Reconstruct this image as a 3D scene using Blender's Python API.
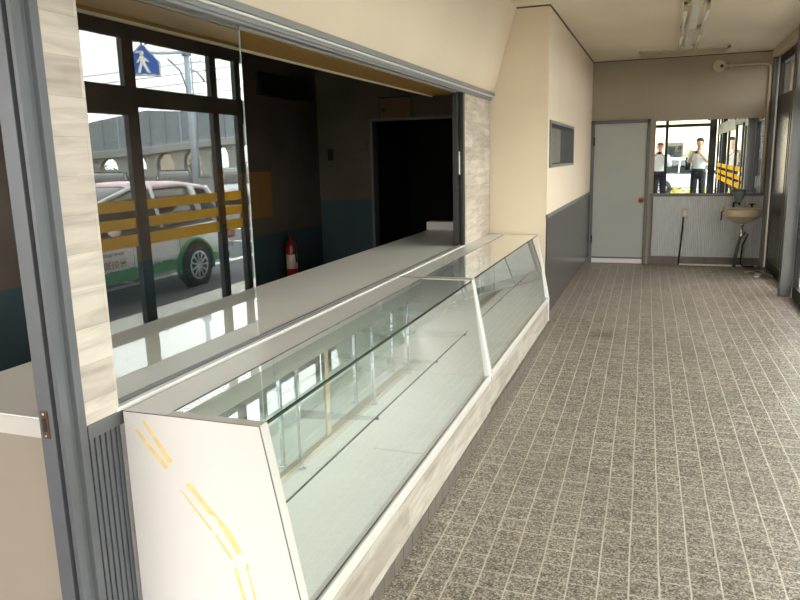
import bpy, bmesh, math, random
from mathutils import Vector, Matrix
random.seed(7)
for o in list(bpy.data.objects): bpy.data.objects.remove(o)
SC = bpy.context.scene
COL = SC.collection
PI = math.pi

# ------------------------------------------------------------------ camera
F_PX, PITCH, YAW, ROLL = 708.3, -0.19657, -0.35152, -0.0243
cam_d = bpy.data.cameras.new('camera'); cam = bpy.data.objects.new('camera', cam_d); COL.objects.link(cam)
cam_d.sensor_fit = 'HORIZONTAL'; cam_d.sensor_width = 36.0; cam_d.lens = 36.0 * F_PX / 800.0
cam_d.clip_start = 0.02; cam_d.clip_end = 600
_cy, _sy, _cp, _sp = math.cos(YAW), math.sin(YAW), math.cos(PITCH), math.sin(PITCH)
_F = Vector((_sy*_cp, _cy*_cp, _sp)); _R = Vector((_cy, -_sy, 0)); _U = _R.cross(_F)
_R2 = math.cos(ROLL)*_R + math.sin(ROLL)*_U; _U2 = -math.sin(ROLL)*_R + math.cos(ROLL)*_U
m = Matrix((_R2, _U2, -_F)).transposed().to_4x4(); m.translation = Vector((0, 0, 1.6))
cam.matrix_world = m
SC.camera = cam

# ------------------------------------------------------------------ world (bright overcast sky) and exposure
SKY = 7.0
w = bpy.data.worlds.new('world'); SC.world = w; w.use_nodes = True
nt = w.node_tree; nt.nodes.clear()
out = nt.nodes.new('ShaderNodeOutputWorld'); bg = nt.nodes.new('ShaderNodeBackground')
tc = nt.nodes.new('ShaderNodeTexCoord'); mp = nt.nodes.new('ShaderNodeMapping'); mp.inputs['Scale'].default_value = (1, 1, 3)
nz = nt.nodes.new('ShaderNodeTexNoise'); nz.inputs['Scale'].default_value = 2.2; nz.inputs['Detail'].default_value = 4
rp = nt.nodes.new('ShaderNodeValToRGB')
rp.color_ramp.elements[0].position = .3; rp.color_ramp.elements[0].color = (.95, .965, .99, 1)
rp.color_ramp.elements[1].position = .7; rp.color_ramp.elements[1].color = (1, .995, .985, 1)
bg.inputs['Strength'].default_value = SKY
nt.links.new(tc.outputs['Generated'], mp.inputs[0]); nt.links.new(mp.outputs[0], nz.inputs['Vector'])
nt.links.new(nz.outputs['Fac'], rp.inputs[0]); nt.links.new(rp.outputs[0], bg.inputs[0]); nt.links.new(bg.outputs[0], out.inputs[0])
vs = SC.view_settings
SC.display_settings.display_device = 'sRGB'
vs.view_transform = 'Standard'; vs.look = 'None'; vs.gamma = 1.0; vs.use_curve_mapping = False
vs.exposure = 0.32
cy = SC.cycles
cy.max_bounces = 14; cy.diffuse_bounces = 6; cy.glossy_bounces = 7; cy.transmission_bounces = 8; cy.transparent_max_bounces = 28
cy.use_denoising = True; cy.caustics_reflective = True; cy.caustics_refractive = False
cy.sample_clamp_indirect = 12.0; cy.blur_glossy = 0.3

# ------------------------------------------------------------------ materials
def lin(r, g, b):
    f = lambda c: (c/255/12.92) if c/255 <= .04045 else ((c/255+.055)/1.055)**2.4
    return (f(r), f(g), f(b), 1)
def base_mat(name):
    mt = bpy.data.materials.new(name); mt.use_nodes = True
    n = mt.node_tree.nodes; l = mt.node_tree.links
    return mt, n, l, n['Principled BSDF']
def mat(name, col, rough=.5, metal=0., var=.08, scale=6., bump=0., spec=.5, stretch=(1, 1, 1)):
    """principled with a mottled colour"""
    mt, n, l, p = base_mat(name)
    p.inputs['Roughness'].default_value = rough; p.inputs['Metallic'].default_value = metal
    p.inputs['Specular IOR Level'].default_value = spec
    t = n.new('ShaderNodeTexCoord'); mpn = n.new('ShaderNodeMapping'); mpn.inputs['Scale'].default_value = stretch
    z = n.new('ShaderNodeTexNoise'); z.inputs['Scale'].default_value = scale; z.inputs['Detail'].default_value = 5
    r = n.new('ShaderNodeValToRGB')
    lo = tuple(max(0, c*(1-var)) for c in col[:3])+(1,); hi = tuple(min(1, c*(1+var)) for c in col[:3])+(1,)
    r.color_ramp.elements[0].position = .3; r.color_ramp.elements[0].color = lo
    r.color_ramp.elements[1].position = .7; r.color_ramp.elements[1].color = hi
    l.new(t.outputs['Object'], mpn.inputs[0]); l.new(mpn.outputs[0], z.inputs['Vector']); l.new(z.outputs['Fac'], r.inputs[0]); l.new(r.outputs[0], p.inputs['Base Color'])
    if bump:
        b = n.new('ShaderNodeBump'); b.inputs['Strength'].default_value = bump; b.inputs['Distance'].default_value = .01
        l.new(z.outputs['Fac'], b.inputs['Height']); l.new(b.outputs[0], p.inputs['Normal'])
    return mt
def glass_mat(name, tint=(.93, .975, .95), refl=1.85):
    mt = bpy.data.materials.new(name); mt.use_nodes = True
    n = mt.node_tree.nodes; l = mt.node_tree.links; n.clear()
    o = n.new('ShaderNodeOutputMaterial'); mx = n.new('ShaderNodeMixShader')
    tr = n.new('ShaderNodeBsdfTransparent'); tr.inputs[0].default_value = tint+(1,)
    gl = n.new('ShaderNodeBsdfGlossy'); gl.inputs['Roughness'].default_value = 0.0; gl.inputs[0].default_value = (1, 1, 1, 1)
    fr = n.new('ShaderNodeFresnel'); fr.inputs[0].default_value = 1.5
    ge = n.new('ShaderNodeNewGeometry')
    a = n.new('ShaderNodeMath'); a.operation = 'MULTIPLY'; a.inputs[1].default_value = refl
    mn = n.new('ShaderNodeMath'); mn.operation = 'MINIMUM'; mn.inputs[1].default_value = 1
    iv = n.new('ShaderNodeMath'); iv.operation = 'SUBTRACT'; iv.inputs[0].default_value = 1
    ml = n.new('ShaderNodeMath'); ml.operation = 'MULTIPLY'
    l.new(fr.outputs[0], a.inputs[0]); l.new(a.outputs[0], mn.inputs[0]); l.new(ge.outputs['Backfacing'], iv.inputs[1])
    l.new(mn.outputs[0], ml.inputs[0]); l.new(iv.outputs[0], ml.inputs[1]); l.new(ml.outputs[0], mx.inputs[0])
    l.new(tr.outputs[0], mx.inputs[1]); l.new(gl.outputs[0], mx.inputs[2]); l.new(mx.outputs[0], o.inputs[0])
    return mt
def floor_mat():
    mt, n, l, p = base_mat('speckled_floor_tile')
    t = n.new('ShaderNodeTexCoord'); mpn = n.new('ShaderNodeMapping')
    mpn.inputs['Rotation'].default_value = (0, 0, math.radians(-1.0)); mpn.inputs['Location'].default_value = (.0, .03, 0)
    l.new(t.outputs['Object'], mpn.inputs[0])
    sx = n.new('ShaderNodeSeparateXYZ'); l.new(mpn.outputs[0], sx.inputs[0])
    def M(op, a, b=None, c=None):
        k = n.new('ShaderNodeMath'); k.operation = op
        for i, v in enumerate((a, b, c)):
            if v is None: continue
            if isinstance(v, (int, float)): k.inputs[i].default_value = v
            else: l.new(v, k.inputs[i])
        return k.outputs[0]
    T = .11
    wob = n.new('ShaderNodeTexNoise'); wob.inputs['Scale'].default_value = 1.7; l.new(t.outputs['Object'], wob.inputs['Vector'])
    wb = M('MULTIPLY', M('SUBTRACT', wob.outputs['Fac'], .5), .012)
    xs = M('DIVIDE', M('ADD', sx.outputs[0], wb), T); ys0 = M('DIVIDE', sx.outputs[1], T)
    colid = M('FLOOR', xs)
    # rows sit slightly uneven from one column to the next
    wn = n.new('ShaderNodeTexWhiteNoise'); wn.noise_dimensions = '1D'; l.new(colid, wn.inputs['W'])
    ys = M('ADD', ys0, M('MULTIPLY', wn.outputs['Value'], .16))
    rowid = M('FLOOR', ys)
    def dist(v):   # distance to the nearest joint, metres
        f = M('FRACT', v); return M('MULTIPLY', M('MINIMUM', f, M('SUBTRACT', 1, f)), T)
    def joint(d, a, b):
        mr = n.new('ShaderNodeMapRange'); mr.inputs[1].default_value = a; mr.inputs[2].default_value = b
        mr.inputs[3].default_value = 1; mr.inputs[4].default_value = 0; l.new(d, mr.inputs[0]); return mr.outputs[0]
    jx = joint(dist(xs), .0022, .0042); jy = joint(dist(ys), .0024, .0044)
    # how clean each joint is
    cw = n.new('ShaderNodeCombineXYZ'); l.new(colid, cw.inputs[0]); l.new(rowid, cw.inputs[1])
    wn2 = n.new('ShaderNodeTexWhiteNoise'); wn2.noise_dimensions = '2D'; l.new(cw.outputs[0], wn2.inputs['Vector'])
    vis = M('ADD', .30, M('MULTIPLY', M('POWER', wn2.outputs['Value'], 2.0), .7))
    ns = n.new('ShaderNodeTexNoise'); ns.inputs['Scale'].default_value = 2.6; ns.inputs['Detail'].default_value = 3; l.new(t.outputs['Object'], ns.inputs['Vector'])
    visx = M('ADD', .42, M('MULTIPLY', ns.outputs['Fac'], .7))
    jj = M('MINIMUM', M('MAXIMUM', M('MULTIPLY', jx, visx), M('MULTIPLY', jy, vis)), 1.0)
    # pebble speckle
    vo = n.new('ShaderNodeTexVoronoi'); vo.inputs['Scale'].default_value = 160; l.new(t.outputs['Object'], vo.inputs['Vector'])
    r = n.new('ShaderNodeValToRGB'); r.color_ramp.interpolation = 'LINEAR'
    e = r.color_ramp.elements; e[0].position = 0.05; e[0].color = lin(68, 61, 55); e[1].position = .95; e[1].color = lin(186, 174, 159)
    e2 = r.color_ramp.elements.new(.4); e2.color = lin(120, 110, 100)
    e3 = r.color_ramp.elements.new(.7); e3.color = lin(146, 135, 123)
    sc = n.new('ShaderNodeSeparateColor'); l.new(vo.outputs['Color'], sc.inputs[0]); l.new(sc.outputs[0], r.inputs[0])
    # per tile tone and worn patches
    mixt = n.new('ShaderNodeMix'); mixt.data_type = 'RGBA'; mixt.blend_type = 'MULTIPLY'; mixt.inputs[0].default_value = 1
    tone = M('ADD', .90, M('MULTIPLY', wn2.outputs['Value'], .16))
    big = n.new('ShaderNodeTexNoise'); big.inputs['Scale'].default_value = .9; big.inputs['Detail'].default_value = 4; l.new(t.outputs['Object'], big.inputs['Vector'])
    tone2 = M('MULTIPLY', tone, M('ADD', .78, M('MULTIPLY', big.outputs['Fac'], .44)))
    # one dark spill mark
    vd = n.new('ShaderNodeVectorMath'); vd.operation = 'DISTANCE'; vd.inputs[1].default_value = (-.42, 6.45, 0); l.new(t.outputs['Object'], vd.inputs[0])
    spill = n.new('ShaderNodeMapRange'); spill.inputs[1].default_value = .02; spill.inputs[2].default_value = .17; spill.inputs[3].default_value = .5; spill.inputs[4].default_value = 1
    l.new(vd.outputs['Value'], spill.inputs[0])
    tone3 = M('MULTIPLY', tone2, spill.outputs[0])
    cb = n.new('ShaderNodeCombineColor'); [l.new(tone3, cb.inputs[i]) for i in range(3)]
    l.new(r.outputs[0], mixt.inputs[6]); l.new(cb.outputs[0], mixt.inputs[7])
    mj = n.new('ShaderNodeMix'); mj.data_type = 'RGBA'; l.new(jj, mj.inputs[0]); l.new(mixt.outputs[2], mj.inputs[6]); mj.inputs[7].default_value = lin(196, 186, 172)
    l.new(mj.outputs[2], p.inputs['Base Color'])
    p.inputs['Roughness'].default_value = .36; p.inputs['Specular IOR Level'].default_value = .5
    b = n.new('ShaderNodeBump'); b.inputs['Strength'].default_value = .35; b.inputs['Distance'].default_value = .002
    hgt = M('SUBTRACT', M('MULTIPLY', sc.outputs[0], .5), jj); l.new(hgt, b.inputs['Height']); l.new(b.outputs[0], p.inputs['Normal'])
    return mt
def block_mat(name, axes='YZ', bw=.32, bh=.105, dark=1.):
    """wood-grained beige block paper: blocks without joints, grain along the block"""
    mt, n, l, p = base_mat(name)
    t = n.new('ShaderNodeTexCoord'); s = n.new('ShaderNodeSeparateXYZ'); l.new(t.outputs['Object'], s.inputs[0])
    c = n.new('ShaderNodeCombineXYZ')
    l.new(s.outputs['XYZ'.index(axes[0])], c.inputs[0]); l.new(s.outputs['XYZ'.index(axes[1])], c.inputs[1])
    br = n.new('ShaderNodeTexBrick'); br.inputs['Scale'].default_value = 1; br.inputs['Brick Width'].default_value = bw; br.inputs['Row Height'].default_value = bh
    br.inputs['Mortar Size'].default_value = .0012; br.inputs['Mortar Smooth'].default_value = .5; br.offset = .37; br.inputs['Bias'].default_value = 0
    br.inputs['Color1'].default_value = lin(214, 202, 190); br.inputs['Color2'].default_value = lin(186, 172, 160); br.inputs['Mortar'].default_value = lin(176, 162, 148)
    l.new(c.outputs[0], br.inputs['Vector'])
    mpn = n.new('ShaderNodeMapping'); mpn.inputs['Scale'].default_value = (4, 26, 1); l.new(c.outputs[0], mpn.inputs[0])
    z = n.new('ShaderNodeTexNoise'); z.inputs['Scale'].default_value = 1; z.inputs['Detail'].default_value = 6; z.inputs['Distortion'].default_value = .8; l.new(mpn.outputs[0], z.inputs['Vector'])
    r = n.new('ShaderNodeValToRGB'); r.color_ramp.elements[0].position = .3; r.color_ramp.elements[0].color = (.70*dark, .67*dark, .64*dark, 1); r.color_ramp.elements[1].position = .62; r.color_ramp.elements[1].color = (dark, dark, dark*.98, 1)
    l.new(z.outputs['Fac'], r.inputs[0])
    mx = n.new('ShaderNodeMix'); mx.data_type = 'RGBA'; mx.blend_type = 'MULTIPLY'; mx.inputs[0].default_value = 1
    l.new(br.outputs['Color'], mx.inputs[6]); l.new(r.outputs[0], mx.inputs[7]); l.new(mx.outputs[2], p.inputs['Base Color'])
    p.inputs['Roughness'].default_value = .45
    return mt
def two_tone_wall(name, top, bottom, zsplit, grime=.25, rough=.8):
    mt, n, l, p = base_mat(name)
    t = n.new('ShaderNodeTexCoord'); s = n.new('ShaderNodeSeparateXYZ'); l.new(t.outputs['Object'], s.inputs[0])
    g = n.new('ShaderNodeMath'); g.operation = 'GREATER_THAN'; g.inputs[1].default_value = zsplit; l.new(s.outputs[2], g.inputs[0])
    mx = n.new('ShaderNodeMix'); mx.data_type = 'RGBA'; mx.inputs[6].default_value = bottom; mx.inputs[7].default_value = top; l.new(g.outputs[0], mx.inputs[0])
    z = n.new('ShaderNodeTexNoise'); z.inputs['Scale'].default_value = 1.6; z.inputs['Detail'].default_value = 7; l.new(t.outputs['Object'], z.inputs['Vector'])
    r = n.new('ShaderNodeValToRGB'); r.color_ramp.elements[0].position = .32; r.color_ramp.elements[0].color = (1-grime*2, 1-grime*2, 1-grime*2, 1); r.color_ramp.elements[1].position = .6; r.color_ramp.elements[1].color = (1, 1, 1, 1)
    l.new(z.outputs['Fac'], r.inputs[0])
    m2 = n.new('ShaderNodeMix'); m2.data_type = 'RGBA'; m2.blend_type = 'MULTIPLY'; m2.inputs[0].default_value = 1
    l.new(mx.outputs[2], m2.inputs[6]); l.new(r.outputs[0], m2.inputs[7]); l.new(m2.outputs[2], p.inputs['Base Color'])
    p.inputs['Roughness'].default_value = rough
    return mt
def wave_mat(name):
    mt, n, l, p = base_mat(name)
    t = n.new('ShaderNodeTexCoord'); mpn = n.new('ShaderNodeMapping'); l.new(t.outputs['Object'], mpn.inputs[0])
    wv = n.new('ShaderNodeTexWave'); wv.bands_direction = 'X'; wv.inputs['Scale'].default_value = 13; wv.inputs['Distortion'].default_value = 3.0; wv.inputs['Detail'].default_value = 1; wv.inputs['Detail Scale'].default_value = .6
    mpn.inputs['Scale'].default_value = (1, 1, .35); l.new(mpn.outputs[0], wv.inputs['Vector'])
    p.inputs['Base Color'].default_value = lin(243, 243, 243); p.inputs['Roughness'].default_value = .4
    b = n.new('ShaderNodeBump'); b.inputs['Strength'].default_value = 1; b.inputs['Distance'].default_value = .022; l.new(wv.outputs['Fac'], b.inputs['Height']); l.new(b.outputs[0], p.inputs['Normal'])
    return mt
def translucent_mat(name, col, dif):
    mt = bpy.data.materials.new(name); mt.use_nodes = True
    n = mt.node_tree.nodes; l = mt.node_tree.links; n.clear()
    o = n.new('ShaderNodeOutputMaterial'); a = n.new('ShaderNodeAddShader'); t = n.new('ShaderNodeBsdfTranslucent'); d = n.new('ShaderNodeBsdfDiffuse')
    z = n.new('ShaderNodeTexNoise'); z.inputs['Scale'].default_value = 3
    mx = n.new('ShaderNodeMix'); mx.data_type = 'RGBA'; mx.inputs[6].default_value = tuple(c*.88 for c in col)+(1,); mx.inputs[7].default_value = col+(1,)
    l.new(z.outputs['Fac'], mx.inputs[0]); l.new(mx.outputs[2], t.inputs[0])
    d.inputs[0].default_value = dif+(1,)
    l.new(t.outputs[0], a.inputs[0]); l.new(d.outputs[0], a.inputs[1]); l.new(a.outputs[0], o.inputs[0])
    return mt

M_floor = floor_mat()
M_cream = mat('cream_wall_paint', lin(217, 199, 176), .75, var=.03, scale=1.2)
M_ceil = mat('ceiling_board', lin(214, 202, 178), .8, var=.07, scale=.8)
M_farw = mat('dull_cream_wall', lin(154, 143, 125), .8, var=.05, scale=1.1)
M_block = block_mat('beige_block_paper'); M_blockd = block_mat('shade_darkened_block_paper', dark=.74)  # second copy darkened to tone down window light on the kick panel
M_alu = mat('grey_aluminium', lin(94, 95, 98), .45, .15, var=.05, scale=9)
M_rail = mat('brushed_rail_aluminium', lin(206, 202, 194), .35, .25, var=.04, scale=9)
M_railg = mat('grey_rail_aluminium', lin(134, 133, 132), .45, .1, var=.04)
M_track = mat('dull_track_aluminium', lin(132, 130, 132), .45, .1, var=.05)
M_dark = mat('dark_bronze_frame', lin(24, 23, 22), .4, .2, var=.12, scale=5)
M_post = mat('grey_painted_steel', lin(106, 107, 107), .45, .1, var=.07, scale=4)
M_lam = mat('white_laminate', lin(221, 215, 210), .32, var=.015, scale=2)
M_lamedge = mat('laminate_edge', lin(196, 189, 182), .4, var=.02, scale=4)
M_deck = mat('pale_green_white_deck', lin(233, 233, 227), .25, var=.03, scale=3)
M_glass = glass_mat('clear_glass')
M_rglass = glass_mat('reflective_window_glass', (.93, .945, .935), 3.0)
M_dimglass = glass_mat('light_dimming_glass', (.86, .86, .84))  # grey tint added to weaken daylight through the far window bays
M_cglass = glass_mat('case_glass', (.988, .994, .989))
M_gedge = mat('glass_edge_dark_green', lin(18, 38, 32), .15, var=.1)
M_gedgel = mat('polished_glass_edge', lin(168, 176, 172), .5, var=.04)
M_mirror = mat('mirror_silver', (.93, .95, .94, 1), .0, 1., var=.01)
M_mirrorg = mat('case_mirror', (.74, .82, .79, 1), .01, 1., var=.02)
M_chrome = mat('chrome', (.75, .76, .77, 1), .15, 1., var=.04, scale=20)
M_frost = mat('grey_green_strip', lin(178, 180, 170), .4, var=.03)
M_cove = mat('brown_cove_tile', lin(98, 88, 79), .45, var=.14, scale=14, stretch=(1, 1, .2))
M_dado = mat('dark_grey_dado', lin(68, 64, 62), .24, var=.05, scale=3)
M_doorm = mat('grey_green_door_paint', lin(164, 165, 158), .5, var=.04, scale=2)
M_frame = mat('grey_door_frame', lin(96, 95, 95), .45, var=.06)
M_wave = wave_mat('white_wavy_panel')
M_rust = mat('rusty_steel', lin(92, 66, 44), .7, .3, var=.35, scale=60)
M_black = mat('black_rubber', lin(16, 16, 16), .5, var=.1)
M_ochre = mat('ochre_board', lin(132, 96, 38), .6, var=.1, scale=2)
M_tape = mat('old_yellow_tape', lin(232, 204, 138), .6, var=.1, scale=30)
M_sticker = translucent_mat('ochre_film', (.50, .36, .075), (.17, .10, .012))
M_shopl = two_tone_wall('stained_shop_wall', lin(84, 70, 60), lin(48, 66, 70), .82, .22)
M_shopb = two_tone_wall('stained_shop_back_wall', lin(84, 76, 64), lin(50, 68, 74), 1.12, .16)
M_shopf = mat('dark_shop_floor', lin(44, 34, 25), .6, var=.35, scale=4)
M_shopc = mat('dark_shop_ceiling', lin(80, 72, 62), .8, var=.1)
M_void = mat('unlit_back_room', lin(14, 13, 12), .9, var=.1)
M_red = mat('red_enamel', lin(128, 16, 20), .35, var=.08)
M_paper = mat('paper', lin(226, 222, 212), .8, var=.05)
M_beige = mat('aged_ceramic', lin(196, 178, 152), .3, var=.06, scale=5)
M_ivory = mat('aged_plastic', lin(186, 172, 146), .5, var=.07, scale=10)
M_tube = mat('unlit_tube', lin(216, 212, 200), .25, var=.04)
M_fix = mat('white_fixture_enamel', lin(206, 198, 182), .45, var=.05)

# ------------------------------------------------------------------ mesh builder
class MB:
    def __init__(s): s.v = []; s.f = []; s.sm = []
    def add(s, vs, fs, smooth=False):
        k = len(s.v); s.v += [tuple(p) for p in vs]
        for f in fs: s.f.append(tuple(i+k for i in f)); s.sm.append(smooth)
        return s
    def box(s, x0, x1, y0, y1, z0, z1):
        return s.add([(x, y, z) for x in (x0, x1) for y in (y0, y1) for z in (z0, z1)],
                     [(0, 1, 3, 2), (4, 6, 7, 5), (0, 4, 5, 1), (2, 3, 7, 6), (0, 2, 6, 4), (1, 5, 7, 3)])
    def prism(s, poly, a0, a1, axis='y'):
        """polygon of 2-D points extruded along an axis: x -> (y,z), y -> (x,z), z -> (x,y)"""
        def P(p, a): return {'x': (a, p[0], p[1]), 'y': (p[0], a, p[1]), 'z': (p[0], p[1], a)}[axis]
        n = len(poly)
        area = sum(poly[i][0]*poly[(i+1) % n][1]-poly[(i+1) % n][0]*poly[i][1] for i in range(n))
        if (area < 0) != (axis == 'y'): poly = poly[::-1]
        vs = [P(p, a0) for p in poly]+[P(p, a1) for p in poly]
        fs = [tuple(range(n))[::-1], tuple(range(n, 2*n))]+[(i, (i+1) % n, n+(i+1) % n, n+i) for i in range(n)]
        if a1 < a0: fs = [f[::-1] for f in fs]
        return s.add(vs, fs)
    def tube(s, pts, r, seg=10, smooth=True):
        pts = [Vector(p) for p in pts]; rs = r if isinstance(r, (list, tuple)) else [r]*len(pts)
        vs = []; n = len(pts); up = None
        for i, p in enumerate(pts):
            d = (pts[min(i+1, n-1)]-pts[max(i-1, 0)]).normalized()
            if up is None:
                up = Vector((0, 0, 1)) if abs(d.z) < .9 else Vector((1, 0, 0))
            a = (up-d*up.dot(d)).normalized(); up = a; b = d.cross(a)
            vs += [p+(a*math.cos(2*PI*k/seg)+b*math.sin(2*PI*k/seg))*rs[i] for k in range(seg)]
        fs = [(i*seg+k, i*seg+(k+1) % seg, (i+1)*seg+(k+1) % seg, (i+1)*seg+k) for i in range(n-1) for k in range(seg)]
        s.add(vs, fs, smooth)
        s.add(vs[:seg], [tuple(range(seg))[::-1]]); s.add(vs[-seg:], [tuple(range(seg))])
        return s
    def lathe(s, prof, c, axis='z', seg=24, smooth=True, cap=True):
        """profile of (radius, height) turned round an axis through c"""
        def P(r, h, t):
            u, v = r*math.cos(t), r*math.sin(t)
            return {'z': (c[0]+u, c[1]+v, c[2]+h), 'x': (c[0]+h, c[1]+u, c[2]+v), 'y': (c[0]+v, c[1]+h, c[2]+u)}[axis]
        n = len(prof); vs = [P(r, h, 2*PI*k/seg) for (r, h) in prof for k in range(seg)]
        fs = [(i*seg+k, i*seg+(k+1) % seg, (i+1)*seg+(k+1) % seg, (i+1)*seg+k) for i in range(n-1) for k in range(seg)]
        s.add(vs, fs, smooth)
        if cap: s.add(vs[:seg], [tuple(range(seg))[::-1]]); s.add(vs[-seg:], [tuple(range(seg))])
        return s
    def ball(s, c, rx, ry, rz, seg=16, rings=10):
        vs = [(c[0]+rx*math.sin(PI*i/rings)*math.cos(2*PI*k/seg), c[1]+ry*math.sin(PI*i/rings)*math.sin(2*PI*k/seg), c[2]-rz*math.cos(PI*i/rings)) for i in range(rings+1) for k in range(seg)]
        fs = [(i*seg+k, i*seg+(k+1) % seg, (i+1)*seg+(k+1) % seg, (i+1)*seg+k) for i in range(rings) for k in range(seg)]
        return s.add(vs, fs, True)
    def build(s, name, m, parent=None, bevel=0., kind=None, subsurf=0):
        me = bpy.data.meshes.new(name); me.from_pydata(s.v, [], s.f); 
        me.polygons.foreach_set('use_smooth', s.sm)
        me.update()
        bm = bmesh.new(); bm.from_mesh(me); bmesh.ops.remove_doubles(bm, verts=bm.verts, dist=1e-6); bmesh.ops.recalc_face_normals(bm, faces=bm.faces) if not getattr(s, 'keep', False) else None
        bm.to_mesh(me); bm.free()
        o = bpy.data.objects.new(name, me); COL.objects.link(o); me.materials.append(m)
        if parent is not None: o.parent = parent
        if bevel:
            b = o.modifiers.new('bevel', 'BEVEL'); b.width = bevel; b.segments = 2; b.limit_method = 'ANGLE'; b.angle_limit = math.radians(40)
        if subsurf:
            q = o.modifiers.new('subsurf', 'SUBSURF'); q.levels = subsurf; q.render_levels = subsurf
        if kind: o['kind'] = kind
        return o
def box(*a): return MB().box(*a)
def empty(name, loc=(0, 0, 0), rz=0.):
    o = bpy.data.objects.new(name, None); COL.objects.link(o); o.location = loc; o.rotation_euler = (0, 0, rz); o.empty_display_size = .1
    return o
def tag(o, label, cat, group=None, kind=None):
    o['label'] = label; o['category'] = cat
    if group: o['group'] = group
    if kind: o['kind'] = kind
    return o
def struct(o, label, cat): return tag(o, label, cat, kind='structure')
def copy_tree(o, parent=None):
    c = o.copy(); COL.objects.link(c)
    if parent is not None: c.parent = parent
    for ch in [x for x in bpy.data.objects if x.parent == o]: copy_tree(ch, c)
    return c
def bars(name, cuts, mt, parent):
    for a in cuts: box(*a).build(name, mt, parent, .004)

CEIL = 2.89; XW = -1.5; XR = 1.42; YF = 10.92; G = -.12     # ceiling, window wall, right wall, far wall, ground outside

# ================================================================== STRUCTURE
struct(box(-1.62, 1.56, -.3, YF+.02, -.08, 0).build('floor', M_floor), 'speckled brown square floor tiles with pale joints down the corridor', 'floor')
struct(box(-1.75, 1.6, .0, YF+.1, CEIL, CEIL+.12).build('ceiling', M_ceil), 'beige board ceiling over the tiled corridor', 'ceiling')
# window wall: bulkhead above the rail leans out towards the room
wl = MB().prism([(XW-.12, 2.10), (XW-.0, 2.16), (XW+.03, 2.16), (-1.262, CEIL), (XW-.12, CEIL)], .0, 6.62, 'y').build('wall_left', M_cream)
struct(wl, 'cream bulkhead wall leaning outwards above the long serving window', 'wall')
# pillar strips of block paper at both ends of the opening (parts of the window wall)
box(XW-.05, XW, 1.48, 1.612, .86, 2.16).build('block_panel', M_block, wl)
box(XW-.05, XW, 5.70, 6.6, .88, 2.13).build('block_panel', M_block, wl)
box(XW-.05, XW-.004, 1.615, 6.6, .0, .872).build('lower_wall', M_lam, wl)
# ribbed grey panel with its sill below the near block strip
rb = box(XW-.05, XW-.012, 1.48, 1.618, 0, .845).build('ribbed_panel', M_alu, wl)
for k in range(6):
    y = 1.487+k*.0215
    box(XW-.014, XW, y, y+.0155, 0, .845).build('rib', M_alu, rb, .002)
box(XW-.05, XW+.006, 1.48, 1.622, .835, .877).build('sill_trim', M_frame, wl, .002)
# rail above the opening
rail = empty('trim_1', (XW, 1.48, 2.1)); struct(rail, 'grey aluminium double track rail along the top of the serving window', 'rail')
def rr(x0, x1, z0, z1, mt): return box(x0-XW, x1-XW, -.0, 5.36, z0-2.1, z1-2.1).build('rail_strip', mt, rail, .002)
rr(XW-.06, XW+.045, 2.142, 2.17, M_railg); rr(XW-.06, XW+.034, 2.132, 2.142, M_lam); rr(XW-.02, XW+.022, 2.116, 2.132, M_railg); rr(XW-.012, XW+.016, 2.104, 2.116, M_track); rr(XW-.055, XW-.035, 2.104, 2.128, M_rail); rr(XW-.06, XW-.03, 2.128, 2.13, M_dark)
# soffit board inside, over the counter
struct(box(-1.785, XW-.06, .3, 5.75, 2.10, 2.14).build('trim_2', M_ochre), 'ochre soffit board just inside the serving window head', 'soffit')
box_ed = box(-1.795, -1.783, .3, 5.75, 2.09, 2.145).build('soffit_edge', M_ivory, bpy.data.objects['trim_2'])
# return wall and the inner left wall
wr = box(-1.55, -.972, 6.62, 6.74, 0, CEIL).build('wall_return', M_cream); struct(wr, 'cream return wall at the far end of the display cases', 'wall')
wi = MB()
Y0, Y1, ZA, ZB = 6.72, 8.62, 1.485, 1.915
wi.box(-1.09, -.97, 6.625, Y0, 0, CEIL); wi.box(-1.09, -.97, Y1, YF+.1, 0, CEIL); wi.box(-1.09, -.97, Y0-.001, Y1+.001, 0, ZA); wi.box(-1.09, -.97, Y0, Y1, ZB, CEIL)
wi = wi.build('wall_inner', M_cream); struct(wi, 'cream side wall with a small hatch window and dark grey dado', 'wall')
da = box(-.975, -.962, 6.62, YF, .10, 1.045).build('dado', M_dado, wi)
box(-.978, -.952, 6.615, YF, 1.03, 1.062).build('dado_cap', M_frame, wi, .003)
MB().box(-.985, -.958, 6.62, YF, 0, .10).build('skirting_tile', M_cove, wi)
jt = MB(); jt.box(-1.262, -.972, 6.612, 6.622, CEIL-.012, CEIL); jt.box(-.97, -.96, 6.61, YF, CEIL-.012, CEIL); jt.box(-.97, 1.4, YF-.01, YF, CEIL-.012, CEIL)
struct(jt.build('trim_6', mat('brown_joint', lin(96, 76, 52), .7)), 'thin brown joint strip between the walls and the ceiling', 'trim')
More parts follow.
